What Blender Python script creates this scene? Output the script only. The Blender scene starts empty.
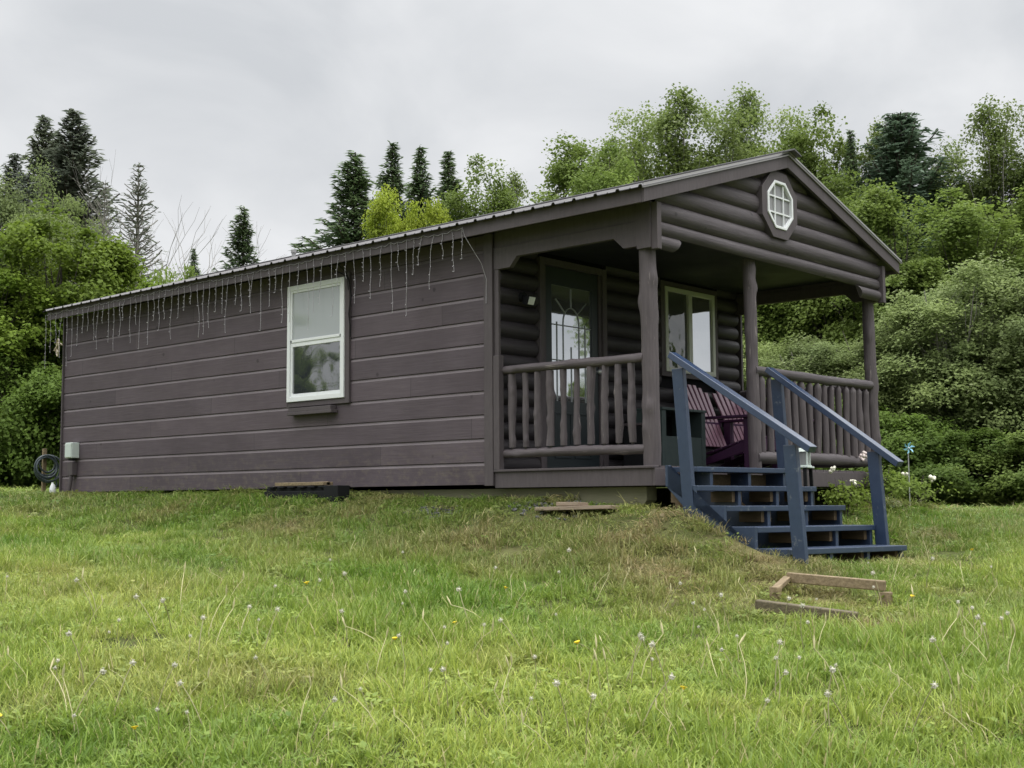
import bpy, math, random
import numpy as np
from mathutils import Vector, Matrix
sc = bpy.context.scene
COL = sc.collection
RNG = np.random.default_rng(7)
random.seed(7)

# ------------------------------------------------------------------ camera
F = 1274.13
CAM = np.array([-8.4088, -6.0678, -0.2767])
YAW, PITCH, ROLL = 0.8345, 0.0911, -0.0064
def ray(u, v):
    r = (u - 512) / F; up = (384 - v) / F; fw = 1.0
    c, s = math.cos(ROLL), math.sin(ROLL); r, up = r*c - up*s, r*s + up*c
    c, s = math.cos(PITCH), math.sin(PITCH); fw, up = fw*c - up*s, fw*s + up*c
    c, s = math.cos(YAW), math.sin(YAW)
    return np.array([r*c + fw*s, -r*s + fw*c, up])
FWD = np.array([math.sin(YAW), math.cos(YAW)]); RGT = np.array([math.cos(YAW), -math.sin(YAW)])
fwv = Vector(ray(512, 384)); rgv = (Vector(ray(512 + F, 384)) - fwv).normalized(); fwv.normalize(); upv = rgv.cross(fwv)
cam = bpy.data.objects.new('camera', bpy.data.cameras.new('camera')); COL.objects.link(cam)
cam.data.sensor_width = 36; cam.data.lens = F / 1024 * 36
cam.data.clip_start = 0.05; cam.data.clip_end = 3000
cam.matrix_world = Matrix(((rgv.x, upv.x, -fwv.x, CAM[0]), (rgv.y, upv.y, -fwv.y, CAM[1]), (rgv.z, upv.z, -fwv.z, CAM[2]), (0, 0, 0, 1)))
sc.camera = cam

# ------------------------------------------------------------------ sky and sun
SUN_DIR = Vector((0.12, -0.32, 1.25)).normalized()          # towards the sun, behind the cloud
w = bpy.data.worlds.new('World'); sc.world = w; w.use_nodes = True
nt = w.node_tree; N = nt.nodes; L = nt.links
for n in list(N): N.remove(n)
def node(t, **k):
    n = N.new(t)
    for a, b in k.items(): setattr(n, a, b)
    return n
out = node('ShaderNodeOutputWorld'); bg = node('ShaderNodeBackground'); L.new(bg.outputs[0], out.inputs[0])
sky = node('ShaderNodeTexSky', sky_type='NISHITA'); sky.sun_disc = False
sky.sun_elevation = math.asin(SUN_DIR.z); sky.sun_rotation = math.atan2(SUN_DIR.x, SUN_DIR.y)
tc = node('ShaderNodeTexCoord'); sep = node('ShaderNodeSeparateXYZ'); L.new(tc.outputs['Generated'], sep.inputs[0])
mr = node('ShaderNodeValToRGB')                               # brightness of the cloud by elevation (brighter overhead)
L.new(sep.outputs['Z'], mr.inputs[0])
e = mr.color_ramp.elements
e[0].position = 0.05; e[0].color = (0.17, 0.18, 0.175, 1)           # dark horizon band like wooded hills, added to deepen eave shade
e[1].position = 1.0; e[1].color = (2.0, 2.0, 2.0, 1)
x = mr.color_ramp.elements.new(0.085); x.color = (0.33, 0.335, 0.345, 1)
x = mr.color_ramp.elements.new(0.38); x.color = (0.36, 0.365, 0.375, 1)
x = mr.color_ramp.elements.new(0.62); x.color = (1.15, 1.155, 1.16, 1)
# cloud layer: project the direction on a flat layer overhead
zz = node('ShaderNodeMath', operation='ADD'); zz.inputs[1].default_value = 0.45; L.new(sep.outputs['Z'], zz.inputs[0])
dx = node('ShaderNodeMath', operation='DIVIDE'); L.new(sep.outputs['X'], dx.inputs[0]); L.new(zz.outputs[0], dx.inputs[1])
dy = node('ShaderNodeMath', operation='DIVIDE'); L.new(sep.outputs['Y'], dy.inputs[0]); L.new(zz.outputs[0], dy.inputs[1])
cb = node('ShaderNodeCombineXYZ'); L.new(dx.outputs[0], cb.inputs[0]); L.new(dy.outputs[0], cb.inputs[1])
nz = node('ShaderNodeTexNoise'); nz.inputs['Scale'].default_value = 3.6; nz.inputs['Detail'].default_value = 6; nz.inputs['Roughness'].default_value = 0.5
nz.inputs['Distortion'].default_value = 0.4
L.new(cb.outputs[0], nz.inputs['Vector'])
cr = node('ShaderNodeValToRGB'); L.new(nz.outputs[0], cr.inputs[0])
cr.color_ramp.elements[0].position = 0.3; cr.color_ramp.elements[0].color = (0.82, 0.835, 0.845, 1)
cr.color_ramp.elements[1].position = 0.68; cr.color_ramp.elements[1].color = (1.14, 1.135, 1.12, 1)
mu = node('ShaderNodeMix', data_type='RGBA', blend_type='MULTIPLY'); mu.inputs['Factor'].default_value = 1
L.new(mr.outputs[0], mu.inputs['A']); L.new(cr.outputs[0], mu.inputs['B'])
sca = node('ShaderNodeVectorMath', operation='SCALE'); L.new(mu.outputs['Result'], sca.inputs[0]); sca.inputs['Scale'].default_value = 21.3
mx = node('ShaderNodeMix', data_type='RGBA'); mx.inputs['Factor'].default_value = 0.96
L.new(sky.outputs[0], mx.inputs['A']); L.new(sca.outputs[0], mx.inputs['B'])
L.new(mx.outputs['Result'], bg.inputs['Color']); bg.inputs['Strength'].default_value = 0.105
sun = bpy.data.objects.new('sun', bpy.data.lights.new('sun', 'SUN')); COL.objects.link(sun)
sun.data.energy = 1.5; sun.data.angle = math.radians(40); sun.data.color = (1.0, 0.97, 0.92)
sun.rotation_euler = SUN_DIR.to_track_quat('Z', 'Y').to_euler()
sc.view_settings.view_transform = 'Standard'; sc.view_settings.look = 'None'
sc.view_settings.exposure = 0.0; sc.view_settings.gamma = 1.0; sc.view_settings.use_curve_mapping = False

# ------------------------------------------------------------------ helpers
def tag(o, label=None, cat=None, group=None, kind=None):
    if label: o['label'] = label
    if cat: o['category'] = cat
    if group: o['group'] = group
    if kind: o['kind'] = kind
    return o
def empty(name, loc=(0, 0, 0), rz=0.0, label=None, cat=None, group=None):
    o = bpy.data.objects.new(name, None); COL.objects.link(o)
    o.location = loc; o.rotation_euler = (0, 0, rz); o.empty_display_size = 0.2
    return tag(o, label, cat, group)
def link(name, me, m, parent=None):
    o = bpy.data.objects.new(name, me); COL.objects.link(o)
    if m is not None and not me.materials: me.materials.append(m)
    if parent is not None: o.parent = parent
    return o
class MB:
    def __init__(s): s.v = []; s.f = []; s.sm = []
    def add(s, vs, fs, smooth=False):
        k = len(s.v); s.v += [tuple(map(float, p)) for p in vs]
        s.f += [tuple(i + k for i in f) for f in fs]; s.sm += [smooth]*len(fs)
        return s
    def hexa(s, p):                                   # 8 corners: bottom 4 ccw then top 4
        return s.add(p, [(3,2,1,0),(4,5,6,7),(0,1,5,4),(1,2,6,5),(2,3,7,6),(3,0,4,7)])
    def box(s, x0, x1, y0, y1, z0, z1):
        return s.hexa([(x0,y0,z0),(x1,y0,z0),(x1,y1,z0),(x0,y1,z0),(x0,y0,z1),(x1,y0,z1),(x1,y1,z1),(x0,y1,z1)])
    def bar(s, a, b, w, h, up=(0,0,1)):               # board from a to b, w wide, h thick along up
        a = Vector(a); b = Vector(b); d = (b-a).normalized(); r = d.cross(Vector(up)).normalized(); u = r.cross(d)
        P = []
        for q in (a, b):
            P.append([q + r*(w/2)*i + u*(h/2)*j for i, j in ((-1,-1),(1,-1),(1,1),(-1,1))])
        return s.add([*P[0], *P[1]], [(3,2,1,0),(4,5,6,7),(0,1,5,4),(1,2,6,5),(2,3,7,6),(3,0,4,7)][::1])
    def prism(s, poly, axis, a, b):                   # poly in the two other axes (cyclic order), extruded a..b
        def put(p, t):
            if axis == 0: return (t, p[0], p[1])
            if axis == 1: return (p[0], t, p[1])
            return (p[0], p[1], t)
        n = len(poly)
        vs = [put(p, a) for p in poly] + [put(p, b) for p in poly]
        fs = [tuple(range(n))[::-1], tuple(range(n, 2*n))] + [(i, (i+1) % n, n+(i+1) % n, n+i) for i in range(n)]
        return s.add(vs, fs)
    def tube(s, pts, rad, n=8, cap=True, smooth=True):
        pts = [Vector(p) for p in pts]; k = len(pts)
        if not hasattr(rad, '__len__'): rad = [rad]*k
        vs = []; fs = []; ref = None
        for i, p in enumerate(pts):
            d = (pts[min(i+1, k-1)] - pts[max(i-1, 0)]).normalized()
            if ref is None: ref = d.orthogonal().normalized()
            ref = (ref - d*ref.dot(d))
            ref = ref.normalized() if ref.length > 1e-6 else d.orthogonal().normalized()
            b = d.cross(ref)
            for j in range(n):
                t = 2*math.pi*j/n; vs.append(p + (ref*math.cos(t) + b*math.sin(t))*rad[i])
        for i in range(k-1):
            for j in range(n): fs.append((i*n+j, i*n+(j+1) % n, (i+1)*n+(j+1) % n, (i+1)*n+j))
        s.add(vs, fs, smooth)
        if cap: s.add([vs[j] for j in range(n)], [tuple(range(n))[::-1]]); s.add([vs[(k-1)*n+j] for j in range(n)], [tuple(range(n))])
        return s
    def ball(s, c, r, n=8, m=5, sz=1.0):
        vs = [(c[0], c[1], c[2]-r*sz)]; fs = []
        for i in range(1, m):
            t = math.pi*i/m
            for j in range(n):
                a = 2*math.pi*j/n; vs.append((c[0]+r*math.sin(t)*math.cos(a), c[1]+r*math.sin(t)*math.sin(a), c[2]-r*math.cos(t)*sz))
        vs.append((c[0], c[1], c[2]+r*sz)); e = len(vs)-1
        for j in range(n):
            fs.append((0, 1+(j+1) % n, 1+j)); fs.append((e, e-n+j, e-n+(j+1) % n))
            for i in range(m-2): fs.append((1+i*n+j, 1+i*n+(j+1) % n, 1+(i+1)*n+(j+1) % n, 1+(i+1)*n+j))
        return s.add(vs, fs, True)
    def log(s, a, b, r, n=14, seg=16, rough=0.05, knots=6, seed=0, ends=None, point=0.0, bow_=.10):
        """peeled log: a tube with uneven radius, small knots and a little bow"""
        rg = random.Random(seed); a = Vector(a); b = Vector(b); d = (b-a); Ln = d.length; d.normalize()
        ref = d.orthogonal().normalized(); bb = d.cross(ref)
        ph = [rg.uniform(0, 6.28) for _ in range(6)]
        kn = [(rg.uniform(.05, .95), rg.uniform(0, 6.28), rg.uniform(.10, .28)) for _ in range(knots)]
        vs = []; fs = []
        for i in range(seg+1):
            t = i/seg; rr = r*(1 + rough*math.sin(5*t*Ln+ph[0]) + rough*.6*math.sin(11*t*Ln+ph[1]))
            if ends and t < ends/Ln: rr *= .55
            if ends and t > 1-ends/Ln: rr *= .55
            if point and t > 1-point/Ln: rr *= max(.22, (1-t)*Ln/point)
            bow = (ref*math.sin(math.pi*t+ph[2]) + bb*math.sin(math.pi*2*t+ph[3]))*r*bow_
            for j in range(n):
                an = 2*math.pi*j/n; q = rr*(1 + rough*.5*math.sin(2*an+ph[4]) + rough*.5*math.sin(3*an+ph[5]+4*t))
                for kt, ka, kh in kn:
                    da = (an-ka+math.pi) % (2*math.pi)-math.pi; dt = (t-kt)*Ln
                    q += r*kh*math.exp(-(da/.45)**2-(dt/(.7*r+.012))**2)
                vs.append(a + d*(t*Ln) + bow + (ref*math.cos(an)+bb*math.sin(an))*q)
        for i in range(seg):
            for j in range(n): fs.append((i*n+j, i*n+(j+1) % n, (i+1)*n+(j+1) % n, (i+1)*n+j))
        s.add(vs, fs, True)
        s.add(vs[:n], [tuple(range(n))[::-1]]); s.add(vs[-n:], [tuple(range(n))])
        return s
    def mesh(s, name):
        me = bpy.data.meshes.new(name); me.from_pydata(s.v, [], s.f); me.update()
        me.polygons.foreach_set('use_smooth', s.sm)
        return me
    def build(s, name, m, parent=None, bevel=0.0):
        o = link(name, s.mesh(name), m, parent)
        if bevel:
            b = o.modifiers.new('bevel', 'BEVEL'); b.width = bevel; b.segments = 2; b.limit_method = 'ANGLE'; b.angle_limit = math.radians(40)
        return o
def np_mesh(name, V, Fc, rnd=None, mats=()):
    """V (n,3); Fc (m,k) all faces with k corners"""
    V = np.asarray(V, np.float32); Fc = np.asarray(Fc, np.int32); m, k = Fc.shape
    me = bpy.data.meshes.new(name)
    me.vertices.add(len(V)); me.vertices.foreach_set('co', V.ravel())
    me.loops.add(m*k); me.loops.foreach_set('vertex_index', Fc.ravel())
    me.polygons.add(m); me.polygons.foreach_set('loop_start', np.arange(0, m*k, k, dtype=np.int32))
    me.polygons.foreach_set('loop_total', np.full(m, k, np.int32))
    if rnd is not None:
        at = me.attributes.new('rnd', 'FLOAT', 'FACE'); at.data.foreach_set('value', np.asarray(rnd, np.float32))
    me.update(calc_edges=True)
    for mm in mats: me.materials.append(mm)
    return me

# ------------------------------------------------------------------ materials
def new_mat(name):
    m = bpy.data.materials.new(name); m.use_nodes = True; t = m.node_tree
    for n in list(t.nodes): t.nodes.remove(n)
    o = t.nodes.new('ShaderNodeOutputMaterial'); p = t.nodes.new('ShaderNodeBsdfPrincipled'); t.links.new(p.outputs[0], o.inputs[0])
    return m, t, p, o
def nn(t, ty, **k):
    n = t.nodes.new(ty)
    for a, b in k.items(): setattr(n, a, b)
    return n
def mixc(t, fac, a, b, blend='MIX'):
    m = nn(t, 'ShaderNodeMix', data_type='RGBA', blend_type=blend)
    for s, v in (('Factor', fac), ('A', a), ('B', b)):
        if isinstance(v, (int, float)): m.inputs[s].default_value = v
        elif isinstance(v, tuple): m.inputs[s].default_value = (*v, 1) if len(v) == 3 else v
        else: t.links.new(v, m.inputs[s])
    return m.outputs['Result']
def ramp(t, sock, a, b, ca=(0, 0, 0, 1), cb_=(1, 1, 1, 1)):
    r = nn(t, 'ShaderNodeValToRGB'); t.links.new(sock, r.inputs[0])
    r.color_ramp.elements[0].position = a; r.color_ramp.elements[1].position = b
    r.color_ramp.elements[0].color = ca; r.color_ramp.elements[1].color = cb_
    return r.outputs[0]
def noise(t, scale, stretch=(1, 1, 1), detail=4, rough=.55, world=False):
    c = nn(t, 'ShaderNodeNewGeometry').outputs['Position'] if world else nn(t, 'ShaderNodeTexCoord').outputs['Object']
    mp = nn(t, 'ShaderNodeMapping'); t.links.new(c, mp.inputs[0]); mp.inputs['Scale'].default_value = stretch
    n = nn(t, 'ShaderNodeTexNoise'); t.links.new(mp.outputs[0], n.inputs['Vector'])
    n.inputs['Scale'].default_value = scale; n.inputs['Detail'].default_value = detail; n.inputs['Roughness'].default_value = rough
    return n.outputs[0]
def wood(name, c0, c1, stretch=(1, 1, 1), scale=14, rough=.62, bump=.25, worn=None, worn_at=.70, patch=.35, spec=.35, boards=False, knots=False):
    """stained or weathered board: grain along the short-scaled axis, large faded patches, optional worn spots"""
    m, t, p, o = new_mat(name)
    g = noise(t, scale, stretch, 6, .65); b = noise(t, 1.7, (1, 1, 1), 3)
    col = mixc(t, ramp(t, g, .3, .72), c0, c1)
    dull = tuple(v*.80 for v in c0)
    col = mixc(t, ramp(t, b, .35, .7, (0, 0, 0, 1), (patch,)*3+(1,)), col, dull)
    if worn:
        wn = noise(t, scale*.55, stretch, 8, .75)
        col = mixc(t, ramp(t, wn, worn_at, worn_at+.06), col, worn)
    if knots:                                                     # small dark knots
        co = nn(t, 'ShaderNodeTexCoord').outputs['Object']; vo = nn(t, 'ShaderNodeTexVoronoi'); vo.inputs['Scale'].default_value = 3.2; t.links.new(co, vo.inputs['Vector'])
        col = mixc(t, ramp(t, vo.outputs['Distance'], .05, .085, (.75, .75, .75, 1), (0, 0, 0, 1)), col, tuple(v*.45 for v in c0))
    if boards:                                                    # every board took the stain a little differently; butt joints; splashes of mud low down
        se = nn(t, 'ShaderNodeSeparateXYZ'); t.links.new(nn(t, 'ShaderNodeTexCoord').outputs['Object'], se.inputs[0])
        def mth(op, a, b_=None):
            q = nn(t, 'ShaderNodeMath', operation=op)
            for i_, v_ in enumerate((a, b_)):
                if v_ is None: continue
                if isinstance(v_, (int, float)): q.inputs[i_].default_value = v_
                else: t.links.new(v_, q.inputs[i_])
            return q.outputs[0]
        row = mth('FLOOR', mth('DIVIDE', mth('SUBTRACT', se.outputs['Z'], .0725), .2173))
        pos = mth('ADD', mth('DIVIDE', se.outputs['Y'], 3.3), mth('MULTIPLY', row, .377))
        cbx = nn(t, 'ShaderNodeCombineXYZ'); t.links.new(row, cbx.inputs[0]); t.links.new(mth('FLOOR', pos), cbx.inputs[1])
        wn_ = nn(t, 'ShaderNodeTexWhiteNoise', noise_dimensions='2D'); t.links.new(cbx.outputs[0], wn_.inputs['Vector'])
        col = mixc(t, 1.0, col, ramp(t, wn_.outputs['Value'], 0, 1, (.86, .86, .87, 1), (1.12, 1.11, 1.10, 1)), 'MULTIPLY')
        col = mixc(t, mth('MULTIPLY', mth('LESS_THAN', mth('FRACT', pos), .0016), .7), col, (.02, .018, .02))
        mud = mth('MULTIPLY', ramp(t, se.outputs['Z'], 0.0, .35, (1, 1, 1, 1), (0, 0, 0, 1)), ramp(t, noise(t, 9, (1, 1, 1.6), 6, .7), .48, .66))
        col = mixc(t, mth('MULTIPLY', mud, .45), col, (.16, .135, .105))
    t.links.new(col, p.inputs['Base Color'])
    t.links.new(ramp(t, b, .2, .8, (rough-.1,)*3+(1,), (rough+.14,)*3+(1,)), p.inputs['Roughness'])
    p.inputs['Specular IOR Level'].default_value = spec
    bp = nn(t, 'ShaderNodeBump'); bp.inputs['Strength'].default_value = bump; bp.inputs['Distance'].default_value = .01
    t.links.new(g, bp.inputs['Height']); t.links.new(bp.outputs[0], p.inputs['Normal'])
    return m
def plain(name, c, rough=.5, metal=0.0, spec=.5, var=.12, scale=20):
    m, t, p, o = new_mat(name)
    col = mixc(t, noise(t, scale, detail=5), tuple(v*(1-var) for v in c), tuple(v*(1+var) for v in c))
    t.links.new(col, p.inputs['Base Color']); p.inputs['Roughness'].default_value = rough; p.inputs['Metallic'].default_value = metal
    p.inputs['Specular IOR Level'].default_value = spec
    return m
def glass(name, c, ior, wav=.02, metal=0.0, rough=.03, scale=3.5):
    m, t, p, o = new_mat(name)
    p.inputs['Base Color'].default_value = (*c, 1); p.inputs['Roughness'].default_value = rough; p.inputs['IOR'].default_value = ior; p.inputs['Metallic'].default_value = metal
    bp = nn(t, 'ShaderNodeBump'); bp.inputs['Strength'].default_value = wav; bp.inputs['Distance'].default_value = .05
    t.links.new(noise(t, scale, detail=2), bp.inputs['Height']); t.links.new(bp.outputs[0], p.inputs['Normal'])
    return m
STAIN0, STAIN1 = (.077, .060, .071), (.108, .087, .100)
M = {}
M['siding'] = wood('stained_siding', STAIN0, STAIN1, (9, .35, 9), 7, bump=.22, patch=.5, boards=True, knots=True)
M['siding_edge'] = wood('lit_siding_edge', (.120, .100, .108), (.175, .15, .16), (9, .35, 9), 7, bump=.1, patch=.3)  # light on the bevels put into the stain colour
M['trim'] = wood('stained_trim', (.072, .060, .065), (.098, .083, .088), (3, 3, .6), 12, bump=.15)
M['log_x'] = wood('stained_log_across', (.060, .051, .057), (.102, .088, .093), (.4, 6, 6), 9, bump=.5, worn=(.17, .15, .15), worn_at=.62, knots=True)
M['log_z'] = wood('stained_log_upright', (.072, .060, .066), (.115, .097, .102), (6, 6, .5), 9, bump=.5, worn=(.23, .20, .195), worn_at=.60, knots=True)
M['log_y'] = wood('stained_log_along', (.072, .060, .066), (.115, .097, .102), (6, .4, 6), 9, bump=.5, worn=(.23, .20, .195), worn_at=.60, knots=True)
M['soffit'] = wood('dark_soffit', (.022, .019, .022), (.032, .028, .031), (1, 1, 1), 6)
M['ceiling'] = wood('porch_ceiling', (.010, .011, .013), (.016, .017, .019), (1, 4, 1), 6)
M['log_porch'] = wood('shaded_log', (.028, .024, .028), (.050, .044, .048), (.4, 6, 6), 9, bump=.35, worn=(.10, .09, .09), worn_at=.68)  # porch shade put into the colour: darker copy of the gable logs
M['skid'] = wood('treated_beam', (.16, .16, .095), (.22, .21, .13), (5, .4, 5), 8)
M['blue'] = wood('blue_paint', (.021, .037, .075), (.031, .051, .096), (2, 2, 2), 9, rough=.36, bump=.10, worn=(.13, .145, .165), worn_at=.61, spec=.6)
M['blue_rail'] = wood('blue_gloss_paint', (.024, .040, .082), (.034, .054, .102), (2, 2, 2), 9, rough=.2, bump=.06, worn=(.10, .115, .14), worn_at=.70, spec=.7)
M['bare'] = wood('bare_pine', (.085, .06, .034), (.17, .12, .065), (4, .5, 4), 9)
M['grey_timber'] = wood('weathered_timber', (.15, .11, .065), (.31, .24, .145), (.5, 5, 5), 10, bump=.6, worn=(.05, .04, .03), worn_at=.62)
M['mossy_timber'] = wood('mossy_timber', (.075, .062, .036), (.17, .14, .085), (.5, 5, 5), 10, bump=.7, worn=(.04, .045, .02), worn_at=.58)
M['plank'] = wood('rough_plank', (.20, .15, .11), (.34, .27, .20), (5, .5, 5), 10, bump=.5)
M['white'] = plain('white_vinyl', (.72, .74, .75), .4, var=.03)
M['cream'] = plain('pale_vinyl', (.50, .52, .44), .4, var=.04)
M['roof'] = plain('roof_metal', (.10, .096, .10), .42, metal=.25, var=.1, scale=6)
M['rake_metal'] = plain('rake_metal', (.34, .33, .33), .4, metal=.3, var=.06)
M['dark'] = plain('dark_gap', (.012, .012, .014), .9, spec=.1)
M['door'] = plain('door_paint', (.017, .024, .028), .45, var=.15, scale=5)
M['green'] = wood('dark_green_paint', (.035, .052, .052), (.050, .070, .068), (1, 1, 1), 9, bump=.1)
M['black'] = plain('black_plastic', (.007, .0075, .009), .7, spec=.25)
M['purple'] = plain('purple_plastic', (.060, .018, .060), .38, var=.12)
M['slat'] = plain('mauve_plastic', (.25, .115, .17), .34, var=.1)
M['greybox'] = plain('grey_enclosure', (.50, .56, .53), .5, var=.06)
M['steel'] = plain('dull_steel', (.55, .56, .56), .35, metal=.7)
M['lens'] = plain('lamp_lens', (.75, .76, .76), .25)
M['wire'] = plain('white_wire', (.38, .365, .39), .5)
M['hose'] = plain('hose_rubber', (.045, .06, .07), .5)
M['rope'] = plain('pale_rope', (.42, .36, .27), .8)
M['pane_upper'] = glass('pane_upper', (.33, .355, .36), 1.9, .01)
M['pane_lower'] = glass('pane_lower', (.035, .04, .045), 2.9, .16, scale=1.6)
M['pane_mirror'] = glass('pane_bright', (.62, .64, .66), 1.6, .02, metal=.9)
M['pane_dim'] = glass('pane_curtained', (.07, .075, .075), 2.0, .25)
M['pane_gable'] = glass('pane_small', (.22, .22, .225), 1.8, .02)
M['came'] = plain('lead_strip', (.32, .34, .345), .45, metal=.3)

def leaf_mat(name, lo, hi, pale=None, pale_amt=.12, trans=.45, spec=.15, rough=.6):
    m, t, p, o = new_mat(name)
    at = nn(t, 'ShaderNodeAttribute', attribute_name='rnd')
    oi = nn(t, 'ShaderNodeObjectInfo')
    col = mixc(t, at.outputs['Fac'], lo, hi)
    big = noise(t, .55, detail=3, world=True)
    col = mixc(t, ramp(t, big, .35, .65, (0, 0, 0, 1), (.6, .6, .6, 1)), col, tuple(a*1.18 if i < 2 else a*.9 for i, a in enumerate(hi)))
    if pale:
        col = mixc(t, ramp(t, at.outputs['Fac'], 1-pale_amt, 1-pale_amt+.01), col, pale)
    hs = nn(t, 'ShaderNodeHueSaturation'); t.links.new(col, hs.inputs['Color'])
    mrng = nn(t, 'ShaderNodeMapRange'); t.links.new(oi.outputs['Random'], mrng.inputs[0]); mrng.inputs[3].default_value = .82; mrng.inputs[4].default_value = 1.18
    t.links.new(mrng.outputs[0], hs.inputs['Value'])
    t.links.new(hs.outputs[0], p.inputs['Base Color']); p.inputs['Roughness'].default_value = rough; p.inputs['Specular IOR Level'].default_value = spec
    tr = nn(t, 'ShaderNodeBsdfTranslucent'); t.links.new(hs.outputs[0], tr.inputs[0])
    ms = nn(t, 'ShaderNodeMixShader'); ms.inputs[0].default_value = trans
    t.links.new(p.outputs[0], ms.inputs[1]); t.links.new(tr.outputs[0], ms.inputs[2]); t.links.new(ms.outputs[0], o.inputs[0])
    return m
M['maple'] = leaf_mat('maple_leaf', (.088, .148, .022), (.185, .255, .045))
M['lime'] = leaf_mat('lime_leaf', (.17, .23, .025), (.30, .36, .055))
M['aspen'] = leaf_mat('aspen_leaf', (.105, .150, .045), (.195, .250, .085), pale=(.30, .34, .19), pale_amt=.12)
M['alder'] = leaf_mat('alder_leaf', (.090, .140, .032), (.175, .235, .062), pale=(.26, .31, .15), pale_amt=.07)
M['willow'] = leaf_mat('willow_leaf', (.120, .165, .064), (.220, .272, .118), pale=(.30, .34, .18), pale_amt=.07)
M['shade'] = leaf_mat('undergrowth_leaf', (.055, .098, .020), (.125, .190, .042))
M['spruce'] = leaf_mat('spruce_needle', (.068, .115, .058), (.155, .212, .115), trans=.32)
M['blue_spruce'] = leaf_mat('blue_spruce_needle', (.062, .105, .072), (.135, .190, .130), trans=.3)
M['fir'] = leaf_mat('grey_fir_needle', (.085, .108, .085), (.165, .188, .150), trans=.4)
M['flower_bush'] = leaf_mat('bush_leaf', (.10, .16, .025), (.20, .27, .06))
M['bark'] = wood('bark', (.055, .048, .04), (.13, .115, .095), (4, 4, .8), 8, bump=.8, rough=.85)
M['palebark'] = wood('pale_bark', (.17, .16, .14), (.30, .285, .26), (4, 4, .8), 8, bump=.6, rough=.85)

# ------------------------------------------------------------------ terrain
def at_px(u, v, d):
    r = ray(u, v); k = d/(r[0]*FWD[0]+r[1]*FWD[1]); return CAM + r*k
ctrl = [(-8.41, -6.07, -1.72), (-17, -13, -2.5), (-12, -4.5, -1.75), (-5, -11, -1.75)]
for u, v, d in [(0,768,4.7),(512,768,4.7),(1024,768,4.7),(-150,700,5.6),(1180,700,5.6),(0,650,6.6),(512,650,6.6),(1024,650,6.6),(300,585,8.7),(640,580,8.6),(820,585,8.7),
                (20,560,10.0),(20,522,14),(20,497,20),(20,487,30),(-200,520,14),(-200,490,26),(150,533,12.4),(300,524,11.6),(430,528,10.8),(560,524,10.35),(640,530,9.75),
                (735,552,9.25),(790,558,9.25),(900,552,10.6),(1000,560,10.2),(1000,522,14),(1000,507,22),(1000,499,32),(1200,520,14),(1200,500,28),(940,530,12.2)]:
    ctrl.append(tuple(at_px(u, v, d)))
ctrl += [(-.30,-1.40,-.71),(1.41,-1.30,-.76),(.6,-1.6,-.80),(-.46,-.45,-.36),(-.40,-.9,-.55),(-.32,.0,-.35),(-.3,.9,-.345),(.5,-.3,-.62),(1.2,-.3,-.62),(.1,-.7,-.68),(.8,-.9,-.73),(-.2,1.8,-.31),(-.2,3.5,-.225),(-.2,5,-.205),(-.2,7.3,-.19),(-.1,9.4,-.18),
         (2,0,-.5),(2,4,-.3),(4.1,0,-.34),(4.1,5,-.25),(4.1,9.5,-.2),(2,-.5,-.55),(6,-1,-.5),(7,3,-.42),(0,13,-.1),(4,14,-.1),(12,12,-.1),(20,8,-.2),(8,25,.2),(25,22,.1),(-8,22,.3),(36,-4,-.2),(-20,30,.6)]
ctrl = np.array(ctrl)
def tps_fit(P, z, lam=.02):
    d = np.linalg.norm(P[:, None]-P[None], axis=2); K = np.where(d > 0, d*d*np.log(d+1e-12), 0)+lam*np.eye(len(P))
    Q = np.c_[np.ones(len(P)), P]; A = np.block([[K, Q], [Q.T, np.zeros((3, 3))]])
    return np.linalg.solve(A, np.r_[z, 0, 0, 0])
TW = tps_fit(ctrl[:, :2], ctrl[:, 2])
_NG = np.random.default_rng(3).random((256, 256))
def vnoise(x, y):
    xi = np.floor(x).astype(int); yi = np.floor(y).astype(int); fx = x-xi; fy = y-yi
    fx = fx*fx*(3-2*fx); fy = fy*fy*(3-2*fy)
    g = lambda a, b: _NG[a % 256, b % 256]
    return (g(xi, yi)*(1-fx)+g(xi+1, yi)*fx)*(1-fy)+(g(xi, yi+1)*(1-fx)+g(xi+1, yi+1)*fx)*fy
def fbm(x, y, o=3):
    s = 0; a = 1; t = 0
    for i in range(o): s = s+a*vnoise(x*2**i+17*i, y*2**i+31*i); t += a; a *= .5
    return s/t
def height(x, y):
    x = np.atleast_1d(np.asarray(x, float)); y = np.atleast_1d(np.asarray(y, float)); o = np.zeros(x.shape)
    for i in range(0, len(x), 20000):
        p = np.c_[x[i:i+20000], y[i:i+20000]]
        d = np.linalg.norm(p[:, None]-ctrl[None, :, :2], axis=2); k = np.where(d > 0, d*d*np.log(d+1e-12), 0)
        o[i:i+20000] = k@TW[:-3]+TW[-3]+p@TW[-2:]
    far = np.hypot(x-2, y-4); b = np.clip((far-26)/22, 0, 1); b = b*b*(3-2*b)
    o = np.clip(o, -3.2, 1.2)*(1-b)+(.25*np.clip((y+x*.3)/30, -6, 3))*b
    return o+(fbm(x*1.3, y*1.3)-.5)*.10*np.clip(1-far/40, .2, 1)*np.clip((np.hypot(np.clip(np.abs(x-2)-2, 0, None), np.clip(np.abs(y-4.7)-4.8, 0, None)))/1.5, .1, 1)
def hz(x, y): return float(height(x, y)[0])
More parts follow.
